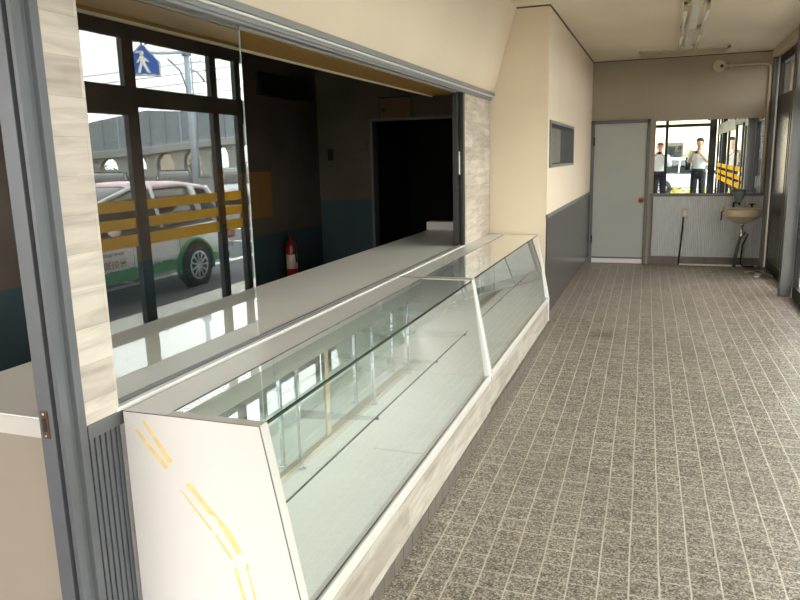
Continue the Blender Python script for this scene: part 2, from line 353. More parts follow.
# hatch window in it
w2 = empty('window_1', (-.97, (Y0+Y1)/2, (ZA+ZB)/2)); struct(w2, 'small grey framed hatch window high in the cream side wall', 'window')
hy, hz = (Y1-Y0)/2, (ZB-ZA)/2
fr = MB(); 
for a in ((-.10, .012, -hy, -hy+.05, -hz, hz), (-.10, .012, hy-.05, hy, -hz, hz), (-.10, .012, -hy, hy, hz-.028, hz), (-.10, .012, -hy, hy, -hz, -hz+.028)): fr.box(*a)
fr.build('frame', M_frame, w2, .003)
box(-.075, -.065, -.02, .02, -hz+.03, hz-.03).build('meeting_stile', M_alu, w2)
box(-.07, -.064, -hy+.04, hy-.04, -hz+.02, hz-.02).build('pane', M_glass, w2)
box(-.35, -.34, -hy+.1, hy+.6, -hz-.3, hz+.3).build('blind', mat('grey_blind', lin(120, 122, 118), .7), w2)
hr = MB(); hr.box(-1.50, -1.46, 6.74, YF+.1, 0, CEIL); hr.box(-1.5, -1.09, YF+.02, YF+.1, 0, CEIL); hr.box(-1.5, -1.09, 6.74, YF+.1, -.05, 0); hr.box(-1.5, -1.09, 6.74, YF+.1, 2.4, 2.45)
struct(hr.build('wall_hatch_room', mat('dim_room_paint', lin(150, 146, 134), .8)), 'dim narrow room behind the hatch window', 'room')
# far wall
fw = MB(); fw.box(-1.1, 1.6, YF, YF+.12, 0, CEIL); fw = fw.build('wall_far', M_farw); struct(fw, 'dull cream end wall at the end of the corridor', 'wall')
pn = box(-.085, 1.355, YF-.014, YF, .125, .99).build('wave_panel', M_wave, fw)
box(-.12, 1.37, YF-.03, YF, .985, 1.025).build('panel_cap', M_frame, fw, .003)
MB().box(-.12, 1.37, YF-.022, YF, 0, .118).build('skirting_tile', M_cove, fw)
box(1.345, 1.40, YF-.05, YF, 0, CEIL).build('corner_trim', M_post, fw, .004)
box(-.105, -.078, YF-.02, YF, .1, 1.0).build('edge_trim', M_frame, fw, .002)
# far door
d2 = empty('door_2', (-.56, YF, 0)); struct(d2, 'grey green flush door with a round brown handle plate in the end wall', 'door')
fr = MB(); fr.box(-.41, -.36, -.05, .0, 0, 2.07); fr.box(.36, .405, -.05, .0, 0, 2.07); fr.box(-.41, .405, -.05, 0, 2.02, 2.07)
fr.build('door_frame', M_frame, d2, .003)
box(-.36, .36, -.032, .0, .10, 2.02).build('door_leaf', M_doorm, d2, .002)
box(-.36, .36, -.034, .0, .01, .075).build('kick_plate', M_lam, d2); box(-.36, .36, -.03, 0, .075, .1).build('kick_gap', M_frame, d2)
MB().lathe([(.045, -.036), (.045, -.030)], (.315, 0, .93), 'y').build('handle_plate', mat('brown_plate', lin(150, 96, 62), .5), d2)
MB().lathe([(.012, -.06), (.022, -.056), (.022, -.04), (.012, -.036)], (.315, 0, .93), 'y').build('knob', M_rust, d2)
for z in (.3, 1.72): MB().tube([(-.365, -.052, z), (-.365, -.052, z+.12)], .011, 8).build('hinge', M_black, d2)

# cove tile below the display cases
bl = MB()
for k in range(46):
    y = 1.56+k*.11
    bl.box(-1.0, -.905, y+.0015, min(y+.1085, 6.6), 0, .07)
struct(bl.build('baseboard_left', M_cove, None, .002), 'brown cove tile skirting at the foot of the display cases', 'skirting')

# near door frame at the left (serving room door): jamb, head, other jamb
d1 = empty('door_1', (XW, 1.40, 0)); struct(d1, 'grey aluminium door jamb with rusty strike plate nearest on the left', 'door frame')
jb = MB().prism([(-.085, .0), (-.034, .0), (-.034, .016), (-.016, .016), (-.016, -.002), (-.001, -.002), (-.001, .026), (-.010, .029), (-.010, .046), (.004, .05), (.004, .078), (-.085, .078)], 0, 2.3, 'z')
jb.build('jamb', M_alu, d1, .0015)
box(-.085, .008, -1.22, -1.14, 0, 2.3).build('jamb', M_alu, d1, .002)
box(-.085, .008, -1.14, .0, 2.22, 2.3).build('head', M_alu, d1, .002)
sp = MB().box(-.074, -.05, -.003, .0, .865, .945).build('strike_plate', M_rust, d1)
MB().box(-.068, -.056, -.0045, -.0025, .885, .925).build('strike_slot', M_black, sp)
for z in (.873, .937): MB().lathe([(.004, -.0055), (.004, -.003)], (-.062, 0, z), 'y', 8).build('screw', M_chrome, sp)

# sliding glass of the serving window
w1 = empty('window_2', (XW-.03, 2.02, .885)); struct(w1, 'frameless sliding glass pane over the near half of the serving counter', 'window')
g = box(-.003, .003, -.40, .445, .012, 1.235).build('pane', M_rglass, w1)
box(-.0031, .0031, .445, .4466, .012, 1.235).build('polished_edge', M_gedgel, w1)
tr = MB(); tr.box(-.024, -.018, -.42, 3.66, -.012, .004); tr.box(-.012, -.006, -.42, 3.66, -.012, .006); tr.box(-.024, .012, -.42, 3.66, -.012, -.004)
tr.build('sill_track', M_track, w1)
box(.012, .034, -.42, 3.66, -.012, .004).build('sill_strip', M_lam, w1, .001)
st = MB(); st.box(-.06, .032, 3.63, 3.68, .0, 1.225)
st.build('end_stile', M_dark, w1, .003); box(-.012, -.002, 3.622, 3.632, .0, 1.225).build('stile_strip', M_rail, w1)
box(-.013, .0, 3.57, 3.626, .012, 1.222).build('stile_channel', M_dark, w1, .002)
box(.001, .006, 3.60, 3.62, .58, .76).build('pull', M_paper, w1, .001)

# right hand window wall ---------------------------------------------------------------
HEAD, TR1, TR0, BOT = 2.74, 2.29, 2.06, .13
def bay(idx, ya, yb, label, stickers=True, wide=.05, transom=True, split=None, TR0=2.04, D=.055):
    r = empty('window_%d' % idx, (XR, (ya+yb)/2, 0)); struct(r, label, 'window')
    h = (yb-ya)/2
    f = MB(); f.box(0, D, -h, -h+wide, 0, HEAD); f.box(0, D, h-wide, h, 0, HEAD); f.box(0, D, -h, h, 0, BOT); f.box(0, .1, -h, h, HEAD-.03, CEIL)
    if transom: f.box(-.0, D, -h, h, TR0, TR1)
    if split is not None: f.box(.005, D-.005, split-.03, split+.03, 0, HEAD)
    f.build('frame', M_dark, r, .003)
    b = box(.004, .012, -h+wide, h-wide, HEAD-.045, HEAD-.03).build('bead', M_alu, r)
    box(.024, .030, -h+wide*.7, h-wide*.7, BOT-.01, TR0+.01).build('pane', M_glass if ya < 7 else M_dimglass, r)
    box(.024, .030, -h+wide*.7, h-wide*.7, TR1-.01, HEAD-.02).build('upper_pane', M_glass if ya < 7 else M_dimglass, r)
    if stickers:
        for (a, c) in ((1.195, 1.29), (1.035, 1.13), (.87, .98)):
            box(.0225, .0235, -h+wide, h-wide, a, c).build('yellow_stripe', M_sticker, r)
    return r
bay(3, .26, 1.93, 'dark framed corridor window bay nearest the open entrance, with yellow stripes')
bay(4, 1.93, 3.60, 'dark framed corridor window bay second from the entrance, with yellow stripes')
bay(5, 3.60, 5.38, 'dark framed corridor window bay third from the entrance, with yellow stripes', wide=.085)
bay(6, 5.38, 6.66, 'dark framed window bay whose glass shows the white car, with yellow stripes', wide=.06, TR0=2.12)
bay(7, 6.66, 7.12, 'narrow dark framed side light with yellow stripes next to the wide window', wide=.05, TR0=2.12)
bay(8, 7.12, 8.66, 'dark framed window bay just before the grey steel post', stickers=False, wide=.05, split=.1)
bay(9, 8.84, YF-.05, 'dark framed doorway bay at the far corner beyond the grey post', stickers=False, wide=.12, split=-.1)
hd = bpy.data.objects['window_9']
box(-.01, .03, -.62, -.5, 1.02, 1.2).build('latch', M_alu, hd, .004)
box(.004, .022, .0, .9, .13, 2.04).build('door_leaf', M_dado, hd, .003)
struct(box(1.30, 1.42, 8.68, 8.82, 0, CEIL).build('pillar_right', M_post, None, .004), 'grey painted steel post standing on the right of the corridor', 'post')
struct(box(1.33, 1.42, 8.82, YF, 2.80, CEIL).build('trim_3', M_ivory, None, .004), 'cream cornice strip above the far right windows', 'trim')
# entrance facade behind the lens: mullion, corner post, transom, panes
en = empty('door_3', (0, .16, 0)); struct(en, 'dark framed glazed entrance with open doorway reflected in the mirror', 'entrance')
for a in ((.085, .165, -.04, .04, 0, 2.8), (1.22, 1.40, -.05, .08, 0, CEIL), (-1.5, -1.42, -.04, .04, 0, 2.8)): box(*a).build('post', M_dark, en, .004)
box(-1.5, 1.3, -.035, .035, 2.275, 2.36).build('transom', M_dark, en, .004); box(-1.5, 1.3, -.035, .035, 2.72, CEIL).build('head', M_dark, en, .004)
box(.15, 1.23, -.004, .002, .05, 2.29).build('pane', M_glass, en); box(-1.43, .09, -.004, .002, 2.35, 2.73).build('upper_pane', M_glass, en); box(.15, 1.23, -.004, .002, 2.35, 2.73).build('upper_pane', M_glass, en)
box(.16, 1.22, -.03, .03, 0, .06).build('bottom_rail', M_dark, en)

struct(box(1.54, 1.85, -3.2, 14, 2.98, 3.12).build('added_shade_eaves', M_ivory), 'shallow unseen eaves added to dim the light through the corridor windows', 'eaves')  # unseen eaves, added to reduce daylight on the corridor floor
struct(box(-6, 1.54, -4.6, -.02, 2.98, 3.12).build('added_shade_canopy', M_ivory), 'flat unseen canopy added to cut the daylight at the entrance behind the viewer', 'canopy')  # out of view, put in to hold back skylight at the near end
# serving room behind the window
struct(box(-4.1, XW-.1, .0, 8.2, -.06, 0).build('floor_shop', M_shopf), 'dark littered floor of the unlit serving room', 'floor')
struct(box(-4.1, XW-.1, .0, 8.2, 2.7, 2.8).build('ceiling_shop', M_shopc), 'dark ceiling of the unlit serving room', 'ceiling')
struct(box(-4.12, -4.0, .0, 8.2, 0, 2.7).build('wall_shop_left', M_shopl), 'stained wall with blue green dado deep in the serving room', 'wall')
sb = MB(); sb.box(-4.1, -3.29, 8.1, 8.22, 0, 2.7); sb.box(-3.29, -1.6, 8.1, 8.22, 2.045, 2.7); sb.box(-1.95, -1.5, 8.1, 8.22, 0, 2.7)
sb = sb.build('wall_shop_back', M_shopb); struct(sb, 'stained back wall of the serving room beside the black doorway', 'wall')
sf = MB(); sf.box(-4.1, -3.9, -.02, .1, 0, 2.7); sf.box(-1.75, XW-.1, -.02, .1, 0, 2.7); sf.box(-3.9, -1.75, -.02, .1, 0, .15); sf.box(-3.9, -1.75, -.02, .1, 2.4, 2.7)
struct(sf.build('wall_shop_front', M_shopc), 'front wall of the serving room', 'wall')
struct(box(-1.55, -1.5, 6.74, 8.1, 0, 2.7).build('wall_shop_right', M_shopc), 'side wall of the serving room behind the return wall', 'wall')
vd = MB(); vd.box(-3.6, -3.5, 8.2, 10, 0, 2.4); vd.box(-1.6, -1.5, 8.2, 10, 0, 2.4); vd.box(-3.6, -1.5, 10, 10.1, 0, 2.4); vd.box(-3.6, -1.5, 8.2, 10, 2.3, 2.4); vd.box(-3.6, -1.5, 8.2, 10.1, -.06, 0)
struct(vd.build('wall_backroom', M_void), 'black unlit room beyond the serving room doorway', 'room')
d4 = empty('door_4', (-3.26, 8.1, 0)); struct(d4, 'thin pale door frame of the black doorway at the back of the serving room', 'door frame')
box(-.035, .0, -.03, .12, 0, 2.07).build('frame_post', M_alu, d4); box(-.035, 1.3, -.03, .12, 2.045, 2.075).build('frame_head', M_frame, d4)

# ground outside
struct(box(1.56, 2.62, -.6, 30, G-.1, G+.02).build('pavement', None or mat('ribbed_pavement', lin(214, 210, 200), .8, var=.12, scale=3, stretch=(30, .3, 1))), 'pale pavement strip outside the corridor windows', 'pavement')
struct(box(2.62, 260, -120, 260, G-.1, G).build('ground_carpark', mat('asphalt', lin(74, 74, 76), .85, var=.18, scale=9, bump=.2)), 'grey asphalt car park outside the corridor windows', 'car park')
struct(box(-60, 2.62, -60, -.3, G-.1, G).build('ground_front', mat('front_paving', lin(122, 118, 110), .85, var=.1, scale=2)), 'paved forecourt in front of the entrance', 'forecourt')
ln = MB()
for k in range(8):
    y = -2+2.6*k
    ln.box(4.3, 9, y, y+.12, G, G+.006)
ln.box(4.1, 4.24, -6, 40, G, G+.006)
struct(ln.build('road_lines', M_paper), 'white painted parking lines on the asphalt', 'road marking')

# ================================================================== DISPLAY CASES
def seam(pts, parent, r=.0013): return MB().tube(pts, r, 5).build('seam', M_dark, parent)
def display_case(y0, y1, dx, rz, label, flip=False):
    yc = (y0+y1)/2; h = (y1-y0)/2
    root = empty('display_case', (dx, yc, 0), rz); tag(root, label, 'display case', 'glass display cases under the serving window')
    TF, KN = (-1.03, .882), (-.918, .292)
    T = .036
    for s in (-1, 1):
        a, b = (-h, -h+T) if s < 0 else (h-T, h)
        ft_ = [(-1.497, .0), (-.918, .0)] if (s < 0) != flip else [(-1.497, .255), (-.922, .255)]
        e = MB().prism(ft_+[KN, TF, (-1.497, .882)], a, b, 'y').build('end_panel', M_lam, root, .0008)
        yo = a-.0004 if s < 0 else b+.0004
        seam([(-1.497, yo, .8822), (TF[0]-.002, yo, .8822), (KN[0]-.001, yo, .292), (-.919, yo, ft_[1][1])], e)
        if s < 0:   # thin edge strip on the slanted and top edge
            MB().prism([(TF[0]-.001, .8815), (TF[0]+.002, .8835), (KN[0]+.002, .292), (-.916, ft_[1][1]), (-.919, ft_[1][1]), (KN[0]-.001, .292)], a, b, 'y').build('edge_strip', M_lamedge, e)
            box(-1.345, TF[0], a, b, .8815, .8835).build('edge_strip', M_lamedge, e)
    a, b = -h+T, h-T
    box(-1.47, -.95, a, b, .262, .292).build('deck', M_deck, root)
    box(-1.20, -.955, -.0015, .0015, .2915, .2932).build('deck_joint', M_frost, root)
    ft = MB().prism([(-.965, .25), (-.925, .25), (-.918, .262), (-.918, .292), (-.926, .299), (-.934, .299), (-.934, .293), (-.965, .293)], a, b, 'y').build('front_rail', M_lamedge, root, .0008)
    box(-.9455, -.941, a, b, .2925, .2955).build('glass_track', M_dark, ft)
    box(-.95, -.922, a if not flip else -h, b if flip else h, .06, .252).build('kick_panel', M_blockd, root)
    box(-1.497, -1.347, a, b, .856, .882).build('back_sill', M_lam, root, .001)
    box(-1.3475, -1.3455, a, b, .8785, .8825).build('sill_edge', M_dark, root)
    box(-1.356, -1.350, a, b, .785, .857).build('back_fascia', M_frost, root)
    tg = box(-1.346, -1.036, a, b, .8745, .8805).build('top_glass', M_cglass, root)
    box(-1.0362, -1.031, a, b, .873, .8815).build('glass_edge', M_gedge, tg)
    n = Vector((.592, 0, .112)).normalized()*.006
    fg = MB().prism([(-1.036, .873), (-1.036+n.x, .873+n.z), (-.938+n.x-.004, .296), (-.938-.004, .296)], a, b, 'y').build('front_glass', M_cglass, root)
    # back of the case: sliding mirror doors in a pale frame
    bk = empty('back_doors'); bk.parent = root
    w_ = (b-a)/2
    for k in range(2):
        x = -1.462-.008*k
        d = box(x-.003, x, a+k*(w_+.08), a+w_+.08+k*(w_-.08), .305, .80)
        d.build('mirror_door', M_mirrorg, bk)
        yy = a+w_+.05+.032*k
        box(x-.002, x+.006, yy, yy+.024, .30, .80).build('door_stile', M_ivory, bk, .001)
    box(-1.475, -1.445, a, b, .292, .302).build('bottom_track', M_ivory, bk); box(-1.475, -1.445, a, b, .797, .857).build('top_track', M_frost, bk)
    for y in (-1.10, -.30, .55, 1.14):
        p = MB(); p.box(-1.425, -1.41, y-.008, y+.008, .292, .80); p.box(-1.432, -1.40, y-.016, y+.016, .292, .297); p.box(-1.432, -1.40, y-.016, y+.016, .79, .80)
        p = p.build('shelf_standard', M_chrome, root, .001)
        br = MB().prism([(-1.41, .565), (-1.05, .565), (-1.05, .558), (-1.08, .552), (-1.41, .525)], y-.003, y+.003, 'y').build('shelf_bracket', M_chrome, p)
        MB().lathe([(.008, .0), (.008, .006)], (-1.058, y, .558), 'z', 10).build('bracket_pad', M_black, p)
    sh = box(-1.43, -1.06, a+.006, b-.006, .566, .572).build('glass_shelf', M_cglass, root)
    box(-1.0602, -1.0575, a+.006, b-.006, .5655, .5725).build('glass_edge', M_gedge, sh)
    return root
caseA = display_case(1.612, 4.085, .012, .0055, 'long white display case with slanted glass nearest the entrance, old yellow tape on its end')
caseB = display_case(4.092, 6.60, -.006, .0030, 'slanted glass display case farther along, its end against the cream return wall', True)
# dried tape residue on the near end panel (x, z) positions on the panel
def on_panel(pts, parent):
    ya = -(4.085-1.612)/2
    poly = [(x, z) for x, z in pts]
    MB().prism(poly, ya-.0009, ya-.0002, 'y').build('tape_residue', M_tape, parent)
TAPE = [[(-1.442, .826), (-1.432, .831), (-1.331, .721), (-1.342, .711)], [(-1.410, .857), (-1.401, .860), (-1.313, .740), (-1.323, .733), (-1.331, .734)],
        [(-1.299, .653), (-1.289, .652), (-1.194, .541), (-1.200, .536)], [(-1.276, .676), (-1.260, .682), (-1.199, .613), (-1.136, .551), (-1.098, .485), (-1.115, .476), (-1.169, .562), (-1.180, .585), (-1.205, .592), (-1.224, .617)],
        [(-1.188, .525), (-1.181, .528), (-1.130, .460), (-1.139, .453)], [(-1.130, .426), (-1.121, .430), (-1.105, .371), (-1.088, .30), (-1.068, .12), (-1.082, .12), (-1.104, .31)],
        [(-1.087, .453), (-1.079, .446), (-1.079, .424), (-1.088, .427)], [(-1.083, .417), (-1.078, .420), (-1.060, .335), (-1.045, .2), (-1.052, .2), (-1.067, .333)]]
for q in TAPE: on_panel([(x-.019, z) for x, z in q], caseA)

# ================================================================== SERVING COUNTER
ct = empty('serving_counter', (-1.9, 1.482, 0)); tag(ct, 'long white serving counter running behind the sliding glass', 'counter')
box(-.31, .348, .0, 5.47, .822, .882).build('worktop', mat('worn_white_worktop', lin(244, 237, 228), .3, var=.04, scale=2), ct, .003)
box(-.29, .29, .02, 5.46, .0, .822).build('body', mat('counter_front_board', lin(196, 184, 168), .55, var=.05, scale=2), ct)
box(-.295, .292, .012, .02, .06, .822).build('end_board', mat('counter_end_board', lin(150, 138, 123), .55, var=.05, scale=2), ct)
box(-.31, .348, -.004, .0, .822, .879).build('edge_band', M_lamedge, ct)
ub = empty('counter_upstand', (-2.0, 6.93, .882)); tag(ub, 'low white box standing on the far end of the serving counter', 'box')
box(-.215, .215, -.05, .09, .0, .085).build('board', M_lam, ub, .002); box(-.215, .215, -.052, -.05, .0, .008).build('base_line', M_frost, ub)

# ---------------------------------------------------------------- things in the serving room
fe = empty('fire_extinguisher', (-3.86, 7.02, -.0)); tag(fe, 'red fire extinguisher by the blue green dado in the serving room', 'fire extinguisher')
MB().lathe([(.0, .30), (.055, .30), (.062, .32), (.062, .66), (.05, .71), (.022, .74), (.02, .79)], (0, 0, 0), 'z', 20).build('cylinder', M_red, fe)
MB().lathe([(.0632, .42), (.0632, .58)], (0, 0, 0), 'z', 20).build('instruction_label', M_beige, fe)
hb = MB(); hb.box(-.012, .012, -.05, .07, .80, .81); hb.box(-.012, .012, -.05, .08, .835, .845); hb.box(-.015, .015, -.015, .015, .785, .83); hb.build('valve_handle', M_black, fe)
MB().tube([(0, -.02, .80), (.05, -.07, .78), (.09, -.08, .66), (.088, -.05, .5)], .009, 8).build('hose', M_black, fe)
box(-.09, .06, -.08, .08, .0, .30).build('stand', M_void, fe)
vg = empty('ventilation_grille', (-4.0, 7.33, 2.42)); tag(vg, 'black ventilation grille high on the stained serving room wall', 'grille')
box(0, .03, -.63, .63, -.13, .11).build('frame', M_black, vg, .004)
for k in range(6): box(.03, .04, -.6, .6, -.11+k*.036, -.09+k*.036).build('slat', M_dark, vg)
yb = box(-4.0, -3.985, 5.9, 6.88, 1.02, 1.50).build('notice_board', mat('dull_ochre_board', lin(112, 76, 28), .7, var=.1), None, .003); tag(yb, 'plain ochre board on the stained serving room wall', 'board')
sg = empty('price_sign', (-2.965, 8.1, 2.19)); tag(sg, 'small framed sign with two faded red lines above the black doorway', 'sign')
box(-.20, .20, -.02, 0, -.125, .125).build('panel', mat('aged_card', lin(92, 78, 56), .8, var=.12), sg, .002)
fr = MB(); fr.box(-.205, .205, -.026, 0, .112, .13); fr.box(-.205, .205, -.026, 0, -.13, -.115); fr.box(.19, .205, -.026, 0, -.13, .13); fr.box(-.205, -.195, -.026, 0, -.13, .13); fr.build('frame', M_dark, sg)
rng = random.Random(3)
for zc in (.045, -.045):
    tx = MB()
    for k in range(5):
        x = -.085+k*.05
        for q in range(3):
            tx.box(x+rng.uniform(0, .028), x+rng.uniform(.030, .042), -.0225, -.02, zc-.028+q*.022, zc-.021+q*.022)
        tx.box(x+.012+rng.uniform(0, .012), x+.019+rng.uniform(0, .012), -.0225, -.02, zc-.03, zc+.032)
    tx.build('lettering', M_red, sg)
box(-.165, -.125, -.0225, -.02, -.04, .0).build('emblem', M_black, sg)
sw = box(-3.92+.05, -3.80, 8.085, 8.1, 1.6, 1.74).build('switch_plate', M_void, None, .004); tag(sw, 'small dark switch plate on the serving room back wall', 'switch')
M_fdark = mat('dark_brown_plastic', lin(84, 76, 64), .7)  # plain even dark colour
bx = MB().box(-3.42, -3.34, 8.05, 8.1, 1.70, 1.80).build('wall_box', M_fdark, None, .006); tag(bx, 'small wall box beside the black doorway frame', 'box')

# ================================================================== FAR WALL THINGS
mi = empty('wall_mirror', (.69, YF, 1.51)); tag(mi, 'wide frameless mirror on the end wall above the wavy white panel', 'mirror')
box(-.775, .60, -.012, -.002, -.485, .52).build('mirror_glass', M_mirror, mi)
rng = random.Random(5); me_ = MB()
x = -.1
while x < .56:
    wd = rng.uniform(.01, .03); me_.box(x, x+wd, -.0135, -.012, .52-rng.uniform(.004, .016), .521); x += wd+rng.uniform(.01, .05)
me_.build('silver_wear', M_dark, mi)
for x in (-.6, .45):
    box(x, x+.03, -.016, 0, -.5, -.478).build('clip', M_chrome, mi, .002)
ou = empty('wall_outlet', (.355, YF-.014, .745)); tag(ou, 'aged beige outlet plate on the wavy white panel', 'outlet')
box(-.04, .04, -.012, 0, -.065, .065).build('cover_plate', M_ivory, ou, .003); box(-.018, .018, -.016, -.012, -.03, .03).build('socket', M_paper, ou, .002)
box(-.008, -.004, -.0175, -.016, -.012, .012).build('slot', M_black, ou); box(.004, .008, -.0175, -.016, -.012, .012).build('slot', M_black, ou)
cb = MB().tube([(.335, YF-.026, .69), (.33, YF-.03, .5), (.315, YF-.03, .25), (.30, YF-.032, .02)], .011, 8).build('power_cable', M_black); tag(cb, 'black cable hanging from the outlet down to the floor', 'cable')
fp = MB().tube([(.31, YF-.05, .014), (1.0, YF-.055, .014), (1.33, YF-.05, .014)], .013, 8).build('floor_conduit', M_paper); tag(fp, 'pale conduit lying on the floor along the end wall', 'conduit')
# sink
sk = empty('wash_basin', (1.08, YF-.026, .78)); tag(sk, 'small aged beige wash basin under the mirror in the far corner', 'wash basin')
def basin():
    b = MB(); outer = []; segs = 20
    def ring(rx, ry, z, oy): return [(rx*math.sin(2*PI*k/segs), oy-ry*math.cos(2*PI*k/segs) if math.cos(2*PI*k/segs) > 0 else oy-ry*.75*math.cos(2*PI*k/segs), z) for k in range(segs)]
    R = [ring(.05, .05, -.16, -.17), ring(.11, .09, -.13, -.17), ring(.20, .15, -.075, -.165), ring(.235, .185, -.06, -.16), ring(.24, .19, .03, -.16), ring(.228, .178, .04, -.16), ring(.19, .13, .035, -.17), ring(.15, .10, -.05, -.17), ring(.03, .03, -.085, -.17)]
    vs = [p for r in R for p in r]
    fs = [(i*segs+k, i*segs+(k+1) % segs, (i+1)*segs+(k+1) % segs, (i+1)*segs+k) for i in range(len(R)-1) for k in range(segs)]
    b.add(vs, fs, True); b.add(R[0], [tuple(range(segs))[::-1]]); b.add(R[-1], [tuple(range(segs))])
    b.box(-.235, .235, -.09, 0, -.055, .055)
    return b
basin().build('basin', M_beige, sk, .004)
fa = MB(); fa.tube([(-.11, -.05, .05), (-.11, -.05, .11), (-.09, -.09, .13), (-.05, -.15, .115), (-.045, -.16, .09)], .012, 8); fa.lathe([(.02, .05), (.016, .07)], (-.11, -.05, 0), 'z', 12)
fa.build('tap', M_dark, sk)
kb = MB(); kb.lathe([(.012, .05), (.012, .085), (.022, .09), (.022, .105)], (.12, -.05, 0), 'z', 10); kb.box(.075, .165, -.06, -.04, .09, .10); kb.build('tap_knob', M_dark, sk, .002)
tp = MB(); tp.tube([(0, -.17, -.16), (0, -.17, -.34), (.0, -.17, -.36)], .017, 10); tp.lathe([(.028, -.19), (.028, -.16)], (0, -.17, 0), 'z', 12); tp.build('drain_tail', M_chrome, sk)
MB().tube([(-.01, -.17, -.34), (-.03, -.16, -.45), (-.05, -.14, -.6), (-.06, -.12, -.77)], .022, 10).build('waste_pipe', M_frame, sk)
MB().tube([(.03, -.15, -.32), (.055, -.15, -.28), (.085, -.15, -.31), (.06, -.14, -.38), (.03, -.13, -.46), (.025, -.1, -.6), (.02, -.09, -.72), (.06, -.07, -.765), (.2, -.05, -.765)], .011, 8).build('supply_hose', M_black, sk)
MB().tube([(.05, -.15, -.10), (.14, -.12, -.10), (.15, -.10, -.06), (.15, -.08, -.01)], .009, 8).build('overflow_pipe', M_dark, sk)
MB().tube([(-.235, -.2, .02), (-.262, -.2, .0), (-.268, -.2, -.11)], .008, 8).build('towel_hook', M_dark, sk)
sd = empty('soap_dispenser', (1.025, YF-.08, 1.03)); tag(sd, 'grey green funnel shaped soap dispenser above the basin tap', 'soap dispenser')
MB().lathe([(.03, -.13), (.045, -.10), (.085, .0), (.085, .02), (.07, .03)], (0, -.06, 0), 'z', 18).build('cup', mat('grey_green_plastic', lin(108, 124, 116), .5), sd)
MB().lathe([(.09, .02), (.09, .04), (.04, .05)], (0, -.06, 0), 'z', 18).build('lid', M_frame, sd)
box(-.02, .02, .0, .05, -.06, .02).build('wall_bracket', M_frame, sd)
# conduit on the upper wall
cd = empty('conduit_pipe', (.685, YF-.002, 2.725)); tag(cd, 'beige conduit with a round junction box high on the end wall', 'conduit')
MB().lathe([(.08, -.05), (.08, -.01), (.085, 0)], (0, 0, 0), 'y', 20).build('junction_box', M_ivory, cd)
MB().lathe([(.022, -.056), (.022, -.05)], (.03, 0, .0), 'y', 10).build('knockout', M_black, cd)
MB().tube([(.07, -.025, 0), (.53, -.025, .005), (.59, -.025, -.005), (.62, -.025, -.03), (.630, -.025, -.08), (.630, -.025, -.4), (.630, -.025, -1.0), (.630, -.025, -1.67)], .018, 10).build('pipe', M_ivory, cd)
for x in (.14,): box(x, x+.03, -.05, 0, -.024, .024).build('saddle_clip', M_ivory, cd, .002)

# ceiling lights
def ceiling_light(y0, y1, label):
    yc = (y0+y1)/2; h = (y1-y0)/2
    r = empty('fluorescent_light', (.235, yc, CEIL)); tag(r, label, 'ceiling light', 'twin tube ceiling lights')
    MB().prism([(-.05, 0), (.05, 0), (.05, -.035), (.03, -.05), (-.03, -.05), (-.05, -.035)], -h, h, 'y').build('housing', M_fix, r, .002)
    for s in (-1, 1):
        t = MB().tube([(s*.092, -h+.06, -.075), (s*.092, h-.06, -.075)], .0155, 12).build('tube', M_tube, r)
        for q in (-1, 1):
            MB().lathe([(.0162, 0), (.0162, .025)], (s*.092, q*(h-.072)-.0125, -.075), 'y', 12).build('tube_cap', M_chrome, t)
            hd_ = MB(); hd_.box(s*.045, s*.11, q*(h-.035)-.02, q*(h-.035)+.02, -.045, -.015); hd_.box(s*.092-.019, s*.092+.019, q*(h-.035)-.02, q*(h-.035)+.02, -.10, -.015)
            hd_.build('lamp_holder', M_ivory, r, .004)
    return r
ceiling_light(8.36, 9.72, 'twin tube ceiling light nearer the end wall, between the ceiling hatch and the other light')
ceiling_light(6.95, 8.30, 'twin tube ceiling light nearer the viewer, cut by the picture top')
hf = MB(); hf.box(-.33, .75, 10.12, 10.15, CEIL-.022, CEIL); hf.box(-.33, .75, 10.66, 10.69, CEIL-.022, CEIL); hf.box(-.33, -.30, 10.12, 10.69, CEIL-.022, CEIL); hf.box(.72, .75, 10.12, 10.69, CEIL-.022, CEIL)
hf.box(-.30, .72, 10.15, 10.66, CEIL-.004, CEIL-.001)
struct(hf.build('trim_5', M_ivory), 'thin rectangular ceiling hatch frame against the end wall', 'hatch')

# paper scraps in the far corner
spots = [(1.18, 10.35, .3), (1.27, 10.2, 1.1), (1.31, 10.45, 2.0), (1.24, 9.98, .7), (1.36, 10.1, 2.6)]
rng = random.Random(11)
for i, (x, y, a) in enumerate(spots):
    L, W = rng.uniform(.05, .09), rng.uniform(.025, .04)
    vs = []; n = 5
    for k in range(n):
        t = k/(n-1); z = .004+.018*math.sin(t*PI)*rng.uniform(.5, 1.2)
        vs += [(-L+2*L*t, -W, z), (-L+2*L*t, W, z+.004)]
    top = [(p[0], p[1], p[2]+.0012) for p in vs]; nn = len(vs)
    fs = [(2*k, 2*k+2, 2*k+3, 2*k+1) for k in range(n-1)]
    fs2 = [tuple(q+nn for q in f[::-1]) for f in fs]
    o = MB().add(vs+top, fs+fs2).build('paper_scrap', M_paper); o.location = (x, y, 0); o.rotation_euler = (0, 0, a)
    tag(o, 'torn white paper scrap on the floor in the far right corner', 'paper scrap', 'torn paper scraps by the basin')

